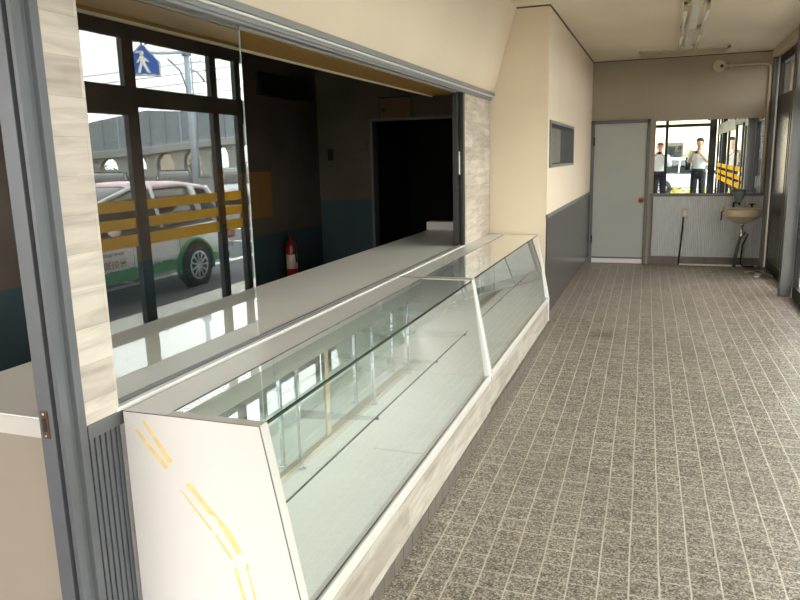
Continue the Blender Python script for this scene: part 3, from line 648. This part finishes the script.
# ================================================================== CARS
M_cwhite = mat('white_car_paint', lin(236, 238, 240), .25, var=.015, spec=.6)
M_cglassd = mat('dark_car_glass', lin(22, 26, 30), .05, spec=.8, var=.05)
M_pink = mat('pink_car_roof', lin(240, 206, 214), .3, var=.03)
M_green = mat('green_wrap', lin(44, 122, 66), .4, var=.16, scale=10)
M_tyre = mat('tyre_rubber', lin(26, 26, 27), .8, var=.15)
M_rim = mat('alloy_rim', lin(190, 192, 196), .3, .6, var=.05)
def car(loc, rz, label, paint, roof=None, hero=False, scale=1.0, group=None):
    r = empty('car', loc, rz); tag(r, label, 'car', group); r.scale = (scale,)*3
    st = [(-2.18, .60, .34, .60), (-2.08, .72, .30, .72), (-1.75, .80, .28, .80), (-1.0, .84, .28, .88), (-.3, .845, .28, .90), (1.0, .845, .28, .94), (1.7, .83, .30, .95), (2.05, .77, .32, .90), (2.15, .68, .34, .80)]
    vs = []; N = 10
    for (y, hw, z0, z1) in st:
        half = [(hw*.82, z0), (hw*.97, z0+.06), (hw, z0+(z1-z0)*.45), (hw*.985, z0+(z1-z0)*.8), (hw*.93, z1)]
        vs += [(-x, y, z) for x, z in half]+[(x, y, z) for x, z in half[::-1]]
    fs = [(i*N+k, i*N+(k+1) % N, (i+1)*N+(k+1) % N, (i+1)*N+k) for i in range(len(st)-1) for k in range(N)]
    fs += [tuple(range(N)), tuple(range((len(st)-1)*N, len(st)*N))[::-1]]
    MB().add(vs, fs, True).build('body', paint, r, .0, subsurf=1)
    cab = [(-1.15, .74, .86, .70, .90), (-.52, .78, .88, .63, 1.30), (.02, .79, .90, .64, 1.46), (1.1, .78, .92, .63, 1.475), (1.75, .74, .93, .58, 1.40), (2.06, .68, .88, .60, .95)]
    vs = []; N = 6; rf = []
    for (y, wb, zb, wt, zt) in cab:
        half = [(wb, zb), (wt, zt-.035), (wt*.82, zt)]
        vs += [(-x, y, z) for x, z in half]+[(x, y, z) for x, z in half[::-1]]
    fs = [(i*N+k, i*N+(k+1) % N, (i+1)*N+(k+1) % N, (i+1)*N+k) for i in range(len(cab)-1) for k in range(N)]+[tuple(range(N)), tuple(range(5*N, 6*N))[::-1]]
    MB().add(vs, fs, True).build('window_band', M_cglassd, r)
    # roof shell over the cabin
    rv = []; NR = 6
    for (y, wb, zb, wt, zt) in cab[2:5]:
        half = [(wt+.022, zt-.06), (wt+.012, zt-.015), (wt*.80, zt+.018)]
        rv += [(-x, y, z) for x, z in half]+[(x, y, z) for x, z in half[::-1]]
    fs = [(i*NR+k, i*NR+(k+1) % NR, (i+1)*NR+(k+1) % NR, (i+1)*NR+k) for i in range(2) for k in range(NR)]+[tuple(range(NR)), tuple(range(2*NR, 3*NR))[::-1]]
    MB().add(rv, fs, True).build('roof', roof or paint, r)
    for s in (-1, 1):
        for (p_, q_, r_) in (((s*.715, -1.12, .89), (s*.645, -.50, 1.28), .028), ((s*.645, -.52, 1.275), (s*.655, .03, 1.435), .028), ((s*.79, .42, .90), (s*.66, .40, 1.46), .028), ((s*.775, 1.36, .92), (s*.64, 1.28, 1.43), .05), ((s*.70, 2.02, .92), (s*.60, 1.72, 1.39), .04)):
            MB().tube([p_, q_], r_, 6).build('roof_pillar', paint, r)
        for y in (-1.45, 1.04):
            ring = [(s*(.846), y+.40*math.cos(t*PI/14), .30+.37*math.sin(t*PI/14)) for t in range(-1, 16)]
            if hero:
                q = MB().tube(ring, .034, 8).build('arch_trim', M_green, r)
            MB().lathe([(.0, .0), (.375, .0), (.375, .012), (.0, .012)], (s*.843-(.006), y, .30), 'x', 28).build('wheel_well', M_black, r)
            wx = s*.80
            wh = MB().lathe([(.20, -.09), (.285, -.085), (.305, -.05), (.305, .05), (.285, .085), (.20, .09)], (wx, y, .305), 'x', 30).build('wheel', M_tyre, r)
            ri = MB(); ri.lathe([(.178, -.096), (.205, -.098), (.205, .098), (.178, .096), (.178, -.096)], (wx, y, .305), 'x', 30, cap=False); ri.lathe([(.05, -.098), (.05, .098)], (wx, y, .305), 'x', 16)
            ri.build('rim', M_rim, wh)
            sp_ = MB()
            for k in range(11):
                t = 2*PI*k/11; c, s_ = math.cos(t), math.sin(t)
                sp_.tube([(wx+s*.094, y+.045*c, .305+.045*s_), (wx+s*.098, y+.19*c, .305+.19*s_)], [.016, .013], 6)
            sp_.build('spokes', M_rim, wh)
        box(s*.80-.04, s*.80+.04, 1.78, 2.10, .60, .80).build('tail_lamp', M_red, r, .02)
        box(s*.66-.08, s*.66+.08, -2.12, -1.98, .52, .66).build('head_lamp', M_paper, r, .02)
        mr = MB().ball((s*.93, -.62, .95), .09, .055, .07, 12, 8).build('wing_mirror', roof or paint, r)
        for y in (-.30, .62): box(s*.853-.012, s*.853+.012, y, y+.16, .735, .76).build('door_handle', paint, r, .006)
        for y in (-1.2, -.23, .70): box(s*.846-.002, s*.846+.002, y, y+.006, .26, .88).build('door_seam', M_dark, r)
    box(-.60, .60, 2.10, 2.20, .30, .48).build('bumper', paint, r, .03); box(-.25, .25, 2.17, 2.18, .60, .72).build('number_plate', M_paper, r)
    return r
hero = car((3.97, 7.40, G), 0, 'white compact car with pink roof and green lower band parked outside the striped window', M_cwhite, M_pink, True)
rng = random.Random(2)
gr = []
for s in (-1, 1):
    for (ya, yb) in ((-1.02, .61), ):
        y = ya
        top = []
        while y < yb:
            top.append((y, .45+rng.uniform(-.012, .02))); y += rng.uniform(.012, .03)
        MB().prism([(ya, .31), (yb, .31)]+top[::-1], s*.846, s*.852, 'x').build('green_band', M_green, hero)
    MB().prism([(1.46, .31), (1.46, .44), (1.56, .42), (1.9, .37), (1.9, .31)], s*.80, s*.838, 'x').build('green_band', M_green, hero)
    for k in range(3): box(s*.80, s*.815, 1.70, 2.06, .47+k*.03, .481+k*.03).build('rear_stripe', M_dark, hero)
    MB().prism([(.72, .82), (.98, .84), (.98, .87), (.72, .85)], s*.842, s*.85, 'x').build('red_strip', M_red, hero)
def car_text(txt, y, z, size, mt, bold=0.):
    c = bpy.data.curves.new('door_lettering', 'FONT'); c.body = txt; c.size = size; c.extrude = .001; c.offset = bold
    tmp = bpy.data.objects.new('door_lettering_curve', c); COL.objects.link(tmp); bpy.context.view_layer.update()
    me = bpy.data.meshes.new_from_object(tmp.evaluated_get(bpy.context.evaluated_depsgraph_get())); bpy.data.objects.remove(tmp); bpy.data.curves.remove(c)
    me.materials.clear(); me.materials.append(mt)
    t = bpy.data.objects.new('door_lettering', me); COL.objects.link(t); t.parent = hero
    t.matrix_local = Matrix(((0, 0, -1, -.8545), (-1, 0, 0, y), (0, 1, 0, z), (0, 0, 0, 1)))
    return t
car_text('www.tanat', -.40, .645, .085, M_dark)
car_text('0120-13', -.52, .50, .125, M_red, .0015)
bxm = MB(); y0 = -.39
bxm.box(-.8555, -.8535, y0-.095, y0, .50, .506); bxm.box(-.8555, -.8535, y0-.095, y0, .584, .59); bxm.box(-.8555, -.8535, y0-.006, y0, .50, .59); bxm.box(-.8555, -.8535, y0-.095, y0-.089, .50, .59)
for k in (.32, .68): bxm.lathe([(.014, 0), (.014, .002), (.02, .002), (.02, 0)], (-.8555, y0-.095*k, .545), 'x', 14)
bxm.build('toll_free_mark', M_red, hero)

M_cgrey = mat('dark_car_paint', lin(52, 54, 60), .3, var=.05); M_csil = mat('silver_car_paint', lin(176, 180, 184), .3, var=.03)
car((9.5, 10.7, G), 1.22, 'white car parked crosswise in the car park, beyond the wrapped car', M_cwhite, scale=.93, group=None)
car((18.9, 24.4, G), -.67, 'dark car parked before the viaduct, at the row end nearer the crosswise white car', M_cgrey, group='cars parked before the viaduct')
car((16.8, 26.05, G), -.67, 'dark car in the middle of the row before the viaduct', M_cgrey, group='cars parked before the viaduct')
car((14.7, 27.7, G), -.67, 'silver car parked in the row between two dark cars', M_csil, group='cars parked before the viaduct')
car((12.6, 29.35, G), -.67, 'dark car at the far end of the row, beside the silver one', M_cgrey, group='cars parked before the viaduct')

# ================================================================== VIADUCT, POLES, SIGN
M_conc = mat('weathered_concrete', lin(150, 148, 142), .9, var=.12, scale=.6); M_barr = mat('grey_noise_barrier', lin(130, 136, 142), .6, var=.06, scale=.5)
M_pole = mat('galvanised_pole', lin(168, 178, 188), .5, .2, var=.05)
vd = empty('viaduct', (55, 77, G)); tag(vd, 'grey concrete railway viaduct with tall noise barrier beyond the car park', 'viaduct')
path = [(78, 68.5, 2.4, 5.7), (66, 73.5, 3.0, 6.9), (58.9, 76.5, 3.5, 8.4), (52.3, 78.8, 4.2, 8.1), (47.4, 80.2, 4.6, 7.5), (38, 83.2, 5.2, 7.4), (24, 87, 5.8, 8.0)]
L = lambda p: (p[0]-55, p[1]-77)
def strip(name, mt, zf0, zf1, t0, t1):
    vs = []; n = len(path)
    for i, p in enumerate(path):
        a = Vector(path[max(0, i-1)][:2]); b = Vector(path[min(n-1, i+1)][:2]); d = (b-a).normalized(); nr = Vector((-d.y, d.x))   # towards the far side
        if nr.y < 0: nr = -nr
        q = Vector(L(p)); z0, z1 = zf0(p)-G, zf1(p)-G
        vs += [(q+nr*t0).to_3d()+Vector((0, 0, z0)), (q+nr*t1).to_3d()+Vector((0, 0, z0)), (q+nr*t1).to_3d()+Vector((0, 0, z1)), (q+nr*t0).to_3d()+Vector((0, 0, z1))]
    fs = [(i*4+k, i*4+(k+1) % 4, (i+1)*4+(k+1) % 4, (i+1)*4+k) for i in range(n-1) for k in range(4)]+[(0, 1, 2, 3), tuple((n-1)*4+k for k in (3, 2, 1, 0))]
    return MB().add(vs, fs).build(name, mt, vd)
strip('noise_barrier', M_barr, lambda p: p[2]+.35, lambda p: p[3], .0, .25)
strip('barrier_base', M_pole, lambda p: p[2]+.20, lambda p: p[2]+.42, -.1, .3)
strip('deck_beam', M_conc, lambda p: p[2]-.55, lambda p: p[2]+.25, -.35, 7)
def lerp_path(t):
    i = min(int(t), len(path)-2); u = t-i
    return [path[i][k]*(1-u)+path[i+1][k]*u for k in range(4)]
t = .25
while t < 5.9:
    p = lerp_path(t); q = L(p); i = min(int(t), len(path)-2); dx, dy = path[i+1][0]-path[i][0], path[i+1][1]-path[i][1]; ang = math.atan2(dy, dx); ln_ = math.hypot(dx, dy)
    a = MB(); zt = p[2]-.5-G
    a.prism([(-.65, 0), (-.65, zt-1.3), (-.9, zt-.6), (-1.5, zt), (1.5, zt), (.9, zt-.6), (.65, zt-1.3), (.65, 0)], .2, 1.6, 'y'); a.prism([(-.25, 0), (-.25, zt), (.25, zt), (.25, 0)], 1.6, 3.0, 'y')
    o = a.build('pier', M_conc, vd); o.location = (q[0], q[1], 0); o.rotation_euler = (0, 0, ang if abs(ang) < PI/2 else ang+PI)
    t += 3.6/ln_
t = .1
k = 0
while t < 5.9:
    p = lerp_path(t); q = L(p); i = min(int(t), len(path)-2); ln_ = math.hypot(path[i+1][0]-path[i][0], path[i+1][1]-path[i][1])
    o = box(-.09, .09, -.18, .0, p[2]+.4-G, p[3]-.05-G).build('barrier_post', M_pole if k % 4 == 0 else M_barr, vd); o.location = (q[0], q[1], 0)
    t += 2.0/ln_; k += 1
# street pole carrying the crossing sign
po = empty('sign_pole', (9.55, 17.5, G)); tag(po, 'pale steel street pole with a long arm carrying a road sign', 'pole')
MB().tube([(0, 0, 0), (0, 0, 6.2)], [.09, .07], 12).build('shaft', M_pole, po)
MB().tube([(0, 0, 4.72), (.4, -.15, 4.7), (1.0, -.45, 4.55), (.2, -1.9, 4.5)], .0301, 8) if False else None
MB().tube([(0, 0, 4.78), (-.05, -1.1, 4.62), (-.08, -2.2, 4.50)], .04, 8).build('arm', M_pole, po)
MB().tube([(0, 0, 4.55-.9), (-.02, -.35, 4.25), (-.05, -.9, 4.5)], .025, 8).build('arm_brace', M_pole, po)
MB().lathe([(.13, -.12), (.15, 0), (.13, .12)], (0, 0, 4.8), 'z', 12).build('collar', M_pole, po)
MB().tube([(0, 0, 4.35), (.1, .6, 4.32), (.2, 1.1, 4.1)], .025, 8).build('rear_arm', M_pole, po)
sgn = empty('crossing_sign', (9.42, 15.49, 4.22)); tag(sgn, 'blue pentagon pedestrian crossing sign hanging from the pole arm', 'road sign')
d_ = Vector((9.42, 15.49, 0))-Vector((-3.0, 0, 0)); sgn.rotation_euler = (0, 0, math.atan2(d_.y, d_.x)-PI/2)
def spoly(s): return [(-.42*s, -.40*s), (.42*s, -.40*s), (.42*s, -.05*s), (0, .42*s), (-.42*s, -.05*s)]
M_blue = mat('sign_blue', lin(24, 78, 160), .4, var=.03)
MB().prism(spoly(1.0), 0, .02, 'y').build('plate', M_blue, sgn)
wht = MB()
P1, P2 = spoly(.97), spoly(.91)
for i in range(5):
    j = (i+1) % 5; wht.prism([P1[i], P1[j], P2[j], P2[i]], -.004, .0, 'y')
wht.build('border', M_paper, sgn)
fig = MB()
fig.lathe([(.06, -.004), (.06, 0)], (.02, 0, .16), 'y', 14)
fig.prism([(-.05, .09), (.07, .09), (.06, -.08), (-.05, -.08)], -.004, 0, 'y')
fig.prism([(-.05, -.07), (.03, -.07), (-.10, -.32), (-.17, -.32)], -.004, 0, 'y'); fig.prism([(.0, -.07), (.06, -.07), (.15, -.32), (.08, -.32)], -.004, 0, 'y')
fig.prism([(.06, .08), (.16, -.06), (.12, -.08), (.04, .02)], -.004, 0, 'y'); fig.prism([(-.04, .08), (-.15, -.03), (-.11, -.06), (-.04, .0)], -.004, 0, 'y')
for k in range(3): fig.prism([(-.30+.22*k, -.38), (-.18+.22*k, -.38), (-.19+.22*k, -.34), (-.29+.22*k, -.34)], -.004, 0, 'y')
fig.build('walking_figure', M_paper, sgn)
# catenary masts and wires by the line
def mast(loc, hgt, label):
    r = empty('catenary_mast', loc); tag(r, label, 'mast', 'railway masts beyond the car park')
    MB().tube([(0, 0, 0), (0, 0, hgt)], [.13, .10], 8).build('shaft', M_pole, r)
    MB().tube([(0, 0, hgt-.6), (-1.6, .6, hgt-.5)], .04, 6).build('bracket', M_pole, r); MB().tube([(0, 0, hgt-1.8), (-1.5, .55, hgt-.55)], .03, 6).build('strut', M_pole, r)
    return r
mast((25.4, 33.6, G), 9.0, 'pale railway mast standing alone beyond the parked white saloon')
mast((52.0, 77.3, G), 14.5, 'pale railway mast rising from the middle of the viaduct')
mast((44.5, 80.0, G), 13.5, 'pale railway mast rising from the viaduct where it nears the window post')
M_wire = mat('overhead_wire', lin(120, 124, 128), .6)
for i, (za, zb, lab) in enumerate(((11.6, 16.2, 'topmost overhead railway wire above the viaduct'), (10.6, 14.9, 'second overhead railway wire from the top above the viaduct'), (9.8, 13.3, 'third overhead railway wire from the top above the viaduct'), (8.9, 11.6, 'lowest overhead railway wire just above the noise barrier'))):
    p = [(76, 69.5, za), (64, 74.2, za+(zb-za)*.3-.2), (52, 78.9, za+(zb-za)*.6-.2), (36, 84, zb)]
    tag(MB().tube(p, .045, 5).build('overhead_wire', M_wire), lab, 'wire', 'overhead wires along the viaduct')
# house and bushes seen under the viaduct
ho = empty('house', (66, 92, G)); tag(ho, 'pale two storey house seen under the viaduct deck', 'house')
box(-3.5, 3.5, -3, 3, 0, 4.6).build('walls', M_cream, ho); MB().prism([(-3.9, 4.6), (3.9, 4.6), (0, 6.2)], -3.3, 3.3, 'y').build('roof', M_cgrey, ho)
for x in (-2.2, .6): box(x, x+1.2, -3.05, -3, 2.6, 3.6).build('window', M_cglassd, ho)
M_leaf = mat('dull_leaves', lin(84, 98, 58), .8, var=.35, scale=3)
def bush(name, loc, r, label, mt, n=260, seed=1, leaf=.11, cat='bush', group=None):
    root = empty(name, loc); tag(root, label, cat, group); rg = random.Random(seed); b = MB()
    for _ in range(n):
        u = Vector((rg.gauss(0, 1), rg.gauss(0, 1), rg.gauss(0, 1))).normalized()*r*(rg.random()**.4)
        c = Vector((u.x, u.y, r*1.05+u.z*.9)); s = leaf*rg.uniform(.7, 1.4)*r
        a = Vector((rg.gauss(0, 1), rg.gauss(0, 1), rg.gauss(0, 1))).normalized(); bb = a.orthogonal().normalized()
        b.add([c-a*s, c+bb*s*.45, c+a*s, c-bb*s*.45], [(0, 1, 2, 3)])
    b.keep = True
    b.build('foliage', mt, root); st_ = MB()
    for k in range(4): st_.tube([(0, 0, 0), (rg.uniform(-.3, .3)*r, rg.uniform(-.3, .3)*r, r*1.1)], [.05*r, .02*r], 6)
    st_.build('stem', M_rust, root)
    return root
bush('bush', (24.2, 30.2, G), .9, 'dull green bush beside the pale mast at the car park edge', M_leaf, seed=4)
bush('bush', (60, 87, G), 1.5, 'dull green bush beside the pale house under the viaduct', M_leaf, seed=5)
bush('bush', (52, 88, G), 1.6, 'dull green bush under the viaduct far from the house', M_leaf, seed=6)

# ---------------------------------------------------------------- forecourt seen in the mirror
bd = empty('shop_building', (0, -14, -.12)); tag(bd, 'cream building across the forecourt seen in the mirror', 'building')
box(-7, 3.4, -4, 0, 0, 3.3).build('walls', mat('cream_render', lin(232, 214, 172), .8, var=.04), bd); box(-7.2, 3.6, -4.2, .3, 3.3, 3.5).build('roof_slab', M_conc, bd)
dd = box(.22, .95, -.02, .04, 0, 2.15).build('entrance_door', M_dado, bd); box(.30, .87, .04, .05, 1.0, 2.0).build('door_window', M_cglassd, dd)
car((1.25, -9.6, -.12), PI/2+.2, 'white car parked on the forecourt in front of the cream building', M_cwhite)
bush('garden_shrub', (1.35, -12.6, -.12), .95, 'fresh green shrub against the cream building in the mirror', mat('fresh_leaves', lin(120, 160, 60), .7, var=.3, scale=3), seed=8, cat='shrub')
for i, (x, y) in enumerate(((.6, -7.1), (1.1, -7.2), (1.55, -7.0))):
    bush('low_plant', (x, y, -.12), .22, ('yellow green low plant nearest the open doorway side', 'yellow green low plant in the middle of the three', 'yellow green low plant nearest the corner post side')[i], mat('yellow_leaves', lin(196, 180, 84), .7, var=.25, scale=3), n=120, seed=20+i, leaf=.2, cat='plant', group='low plants on the forecourt')

# ================================================================== PEOPLE
M_skin = mat('skin', lin(206, 158, 128), .55, var=.05); M_shirt = mat('white_shirt', lin(232, 232, 234), .7, var=.03); M_trous = mat('dark_trousers', lin(30, 32, 40), .8, var=.1)
M_hairb = mat('black_hair', lin(24, 20, 18), .6, var=.3, scale=40); M_hairr = mat('reddish_hair', lin(134, 74, 52), .6, var=.25, scale=40)
def skinned(name, chain, edges, mt, parent, levels=2, root=0):
    me = bpy.data.meshes.new(name); me.from_pydata([c[:3] for c in chain], edges, []); me.update()
    o = bpy.data.objects.new(name, me); COL.objects.link(o); o.parent = parent; me.materials.append(mt)
    sk_ = o.modifiers.new('skin', 'SKIN'); sk_.use_smooth_shade = True
    if not me.skin_vertices: bpy.context.view_layer.update()
    for i, c in enumerate(chain):
        rr_ = c[3]; me.skin_vertices[0].data[i].radius = rr_ if isinstance(rr_, tuple) else (rr_, rr_)
        me.skin_vertices[0].data[i].use_root = (i == root)
    su = o.modifiers.new('subsurf', 'SUBSURF'); su.levels = levels; su.render_levels = levels
    return o
def person(loc, rz, s, label, hair, hands, head_turn=0., bag=False):
    r = empty('person', loc, rz); tag(r, label, 'person', None); r.scale = (s,)*3
    (lx, ly, lz), (rx, ry, rz_) = hands
    J = [(0, 0, .98, (.15, .10)), (0, .0, 1.10, (.135, .095)), (0, .0, 1.28, (.155, .105)), (0, -.005, 1.42, (.13, .085)), (0, .0, 1.50, (.058, .06)), (0, .015, 1.57, (.055, .06)), (0, .025, 1.66, (.088, .105)), (0, .02, 1.745, (.066, .08)),
         (-.175, -.005, 1.405, .058), (.175, -.005, 1.405, .058),
         (-.25, .02, 1.17, .046), (.25, .02, 1.17, .046), (lx-.02, ly-.05, lz-.05, .030), (rx+.02, ry-.05, rz_-.05, .030),
         (-.09, .0, .88, .095), (.09, .0, .88, .095), (-.105, .015, .50, .062), (.105, .015, .50, .062), (-.11, -.01, .09, .042), (.11, -.01, .09, .042), (-.115, .12, .035, .04), (.115, .12, .035, .04),
         (lx, ly, lz, (.038, .022)), (rx, ry, rz_, (.038, .022))]
    E_ = [(0, 1), (1, 2), (2, 3), (3, 4), (4, 5), (5, 6), (6, 7), (3, 8), (3, 9), (8, 10), (9, 11), (10, 12), (11, 13), (0, 14), (0, 15), (14, 16), (15, 17), (16, 18), (17, 19), (18, 20), (19, 21), (12, 22), (13, 23)]
    body = skinned('body', J, E_, M_skin, r, 2)
    # fingers, each its own chain rooted in the palm
    for sgn_, (hx, hy, hz) in ((-1, hands[0]), (1, hands[1])):
        for k in range(4):
            z = hz+.030-.020*k; ln_ = (.058, .066, .062, .048)[k]
            skinned('finger', [(hx, hy, z, .0095), (hx-sgn_*.005, hy+ln_*.6, z+.004, .009), (hx-sgn_*.03, hy+ln_*.95, z+.004, .008), (hx-sgn_*.055, hy+ln_*.9, z+.002, .007)], [(0, 1), (1, 2), (2, 3)], M_skin, body, 1)
        skinned('thumb', [(hx, hy-.01, hz+.01, .012), (hx-sgn_*.03, hy-.02, hz+.03, .011), (hx-sgn_*.055, hy-.005, hz+.035, .009)], [(0, 1), (1, 2)], M_skin, body, 1)
    # clothes
    S_ = [(0, 0, .88, (.12, .09)), (0, 0, .97, (.150, .112)), (0, .0, 1.10, (.165, .122)), (0, .0, 1.28, (.19, .132)), (0, -.005, 1.42, (.152, .106)), (0, 0, 1.49, (.075, .078)), (-.18, -.005, 1.405, .085), (.18, -.005, 1.405, .085), (-.235, .01, 1.25, .078), (.235, .01, 1.25, .078), (-.25, .02, 1.15, .074), (.25, .02, 1.15, .074)]
    se = [(0, 1), (1, 2), (2, 3), (3, 4), (4, 5), (4, 6), (4, 7), (6, 8), (7, 9), (8, 10), (9, 11)]
    if not bag:   # long sleeves
        S_ += [((lx-.25)/2, ly*.5, (lz+1.15)/2, .062), ((rx+.25)/2, ry*.5, (rz_+1.15)/2, .062), (lx-.02, ly-.05, lz-.05, .05), (rx+.02, ry-.05, rz_-.05, .05)]; se += [(10, 12), (11, 13), (12, 14), (13, 15)]
    skinned('shirt', S_, se, M_shirt, r, 2, 3)
    T_ = [(0, 0, 1.07, (.19, .145)), (0, 0, .97, (.178, .135)), (-.092, 0, .86, .115), (.092, 0, .86, .115), (-.105, .015, .50, .086), (.105, .015, .50, .086), (-.11, -.01, .18, .074), (.11, -.01, .18, .074), (-.11, -.01, .03, .072), (.11, -.01, .03, .072)]
    skinned('trousers', T_, [(0, 1), (1, 2), (1, 3), (2, 4), (3, 5), (4, 6), (5, 7), (6, 8), (7, 9)], M_trous, r, 2, 1)
    # hair, face
    h = MB(); h.ball((0, -.012, 1.735), .092, .112, .065, 18, 12); h.ball((0, -.045, 1.675), .092, .085, .10, 18, 12); h.build('hair', hair, r)
    f = MB()
    f.tube([(0, .118, 1.675), (0, .137, 1.645), (0, .122, 1.637)], [.009, .014, .010], 8)
    for q in (-1, 1): f.ball((q*.086, .01, 1.655), .012, .02, .032, 10, 8)
    f.build('nose_and_ears', M_skin, r)
    ey = MB()
    for q in (-1, 1): ey.ball((q*.031, .112, 1.672), .012, .008, .007, 10, 8)
    ey.build('eyes', M_black, r); MB().ball((0, .116, 1.605), .024, .006, .006, 10, 8).build('mouth', mat('lips', lin(160, 90, 84), .5), r)
    for q in (-1, 1):
        MB().prism([(q*.115-.045, -.07), (q*.115+.045, -.07), (q*.115+.05, .12), (q*.115+.03, .20), (q*.115-.03, .20), (q*.115-.05, .12)], .0, .075, 'z').build('shoe', M_black, r, .02)
    if bag:
        b = MB().box(-.33, -.20, -.16, .06, .98, 1.32).build('shoulder_bag', M_black, r, .03)
        MB().tube([(-.25, -.05, 1.31), (-.19, -.03, 1.475), (-.12, .05, 1.47), (-.21, .09, 1.28)], .016, 6).build('bag_strap', M_black, b)
    return r
# the photographer stands behind the lens, phone just behind it
person((-.03, -.52, -.02), 0, 1.065, 'person in a white long sleeved shirt holding up a phone at the doorway mullion', M_hairr, ((-.10, .395, 1.50), (.065, .395, 1.50)))
person((1.03, -.62, -.02), .25, 1.12, 'dark haired person in white shirt with black shoulder bag, raising a phone', M_hairb, ((-.085, .30, 1.42), (.075, .30, 1.42)), bag=True)
ph = empty('phone', (-.045, -.055, 1.585)); tag(ph, 'black phone held sideways by the person at the mullion', 'phone')
box(-.075, .075, -.004, .004, -.036, .036).build('case', M_black, ph, .003); MB().lathe([(.008, .004), (.008, .006)], (.045, 0, .015), 'y', 12).build('lens', M_cglassd, ph)
p2 = empty('phone', (1.03-.30*math.sin(.25)*1.12-.01, -.62+.30*1.12*math.cos(.25)+.055, 1.585)); p2.rotation_euler = (0, 0, .25); tag(p2, 'black phone held by the person with the shoulder bag', 'phone')
box(-.075, .075, -.004, .004, -.036, .036).build('case', M_black, p2, .003); MB().lathe([(.008, .004), (.008, .006)], (.045, 0, .015), 'y', 12).build('lens', M_cglassd, p2)
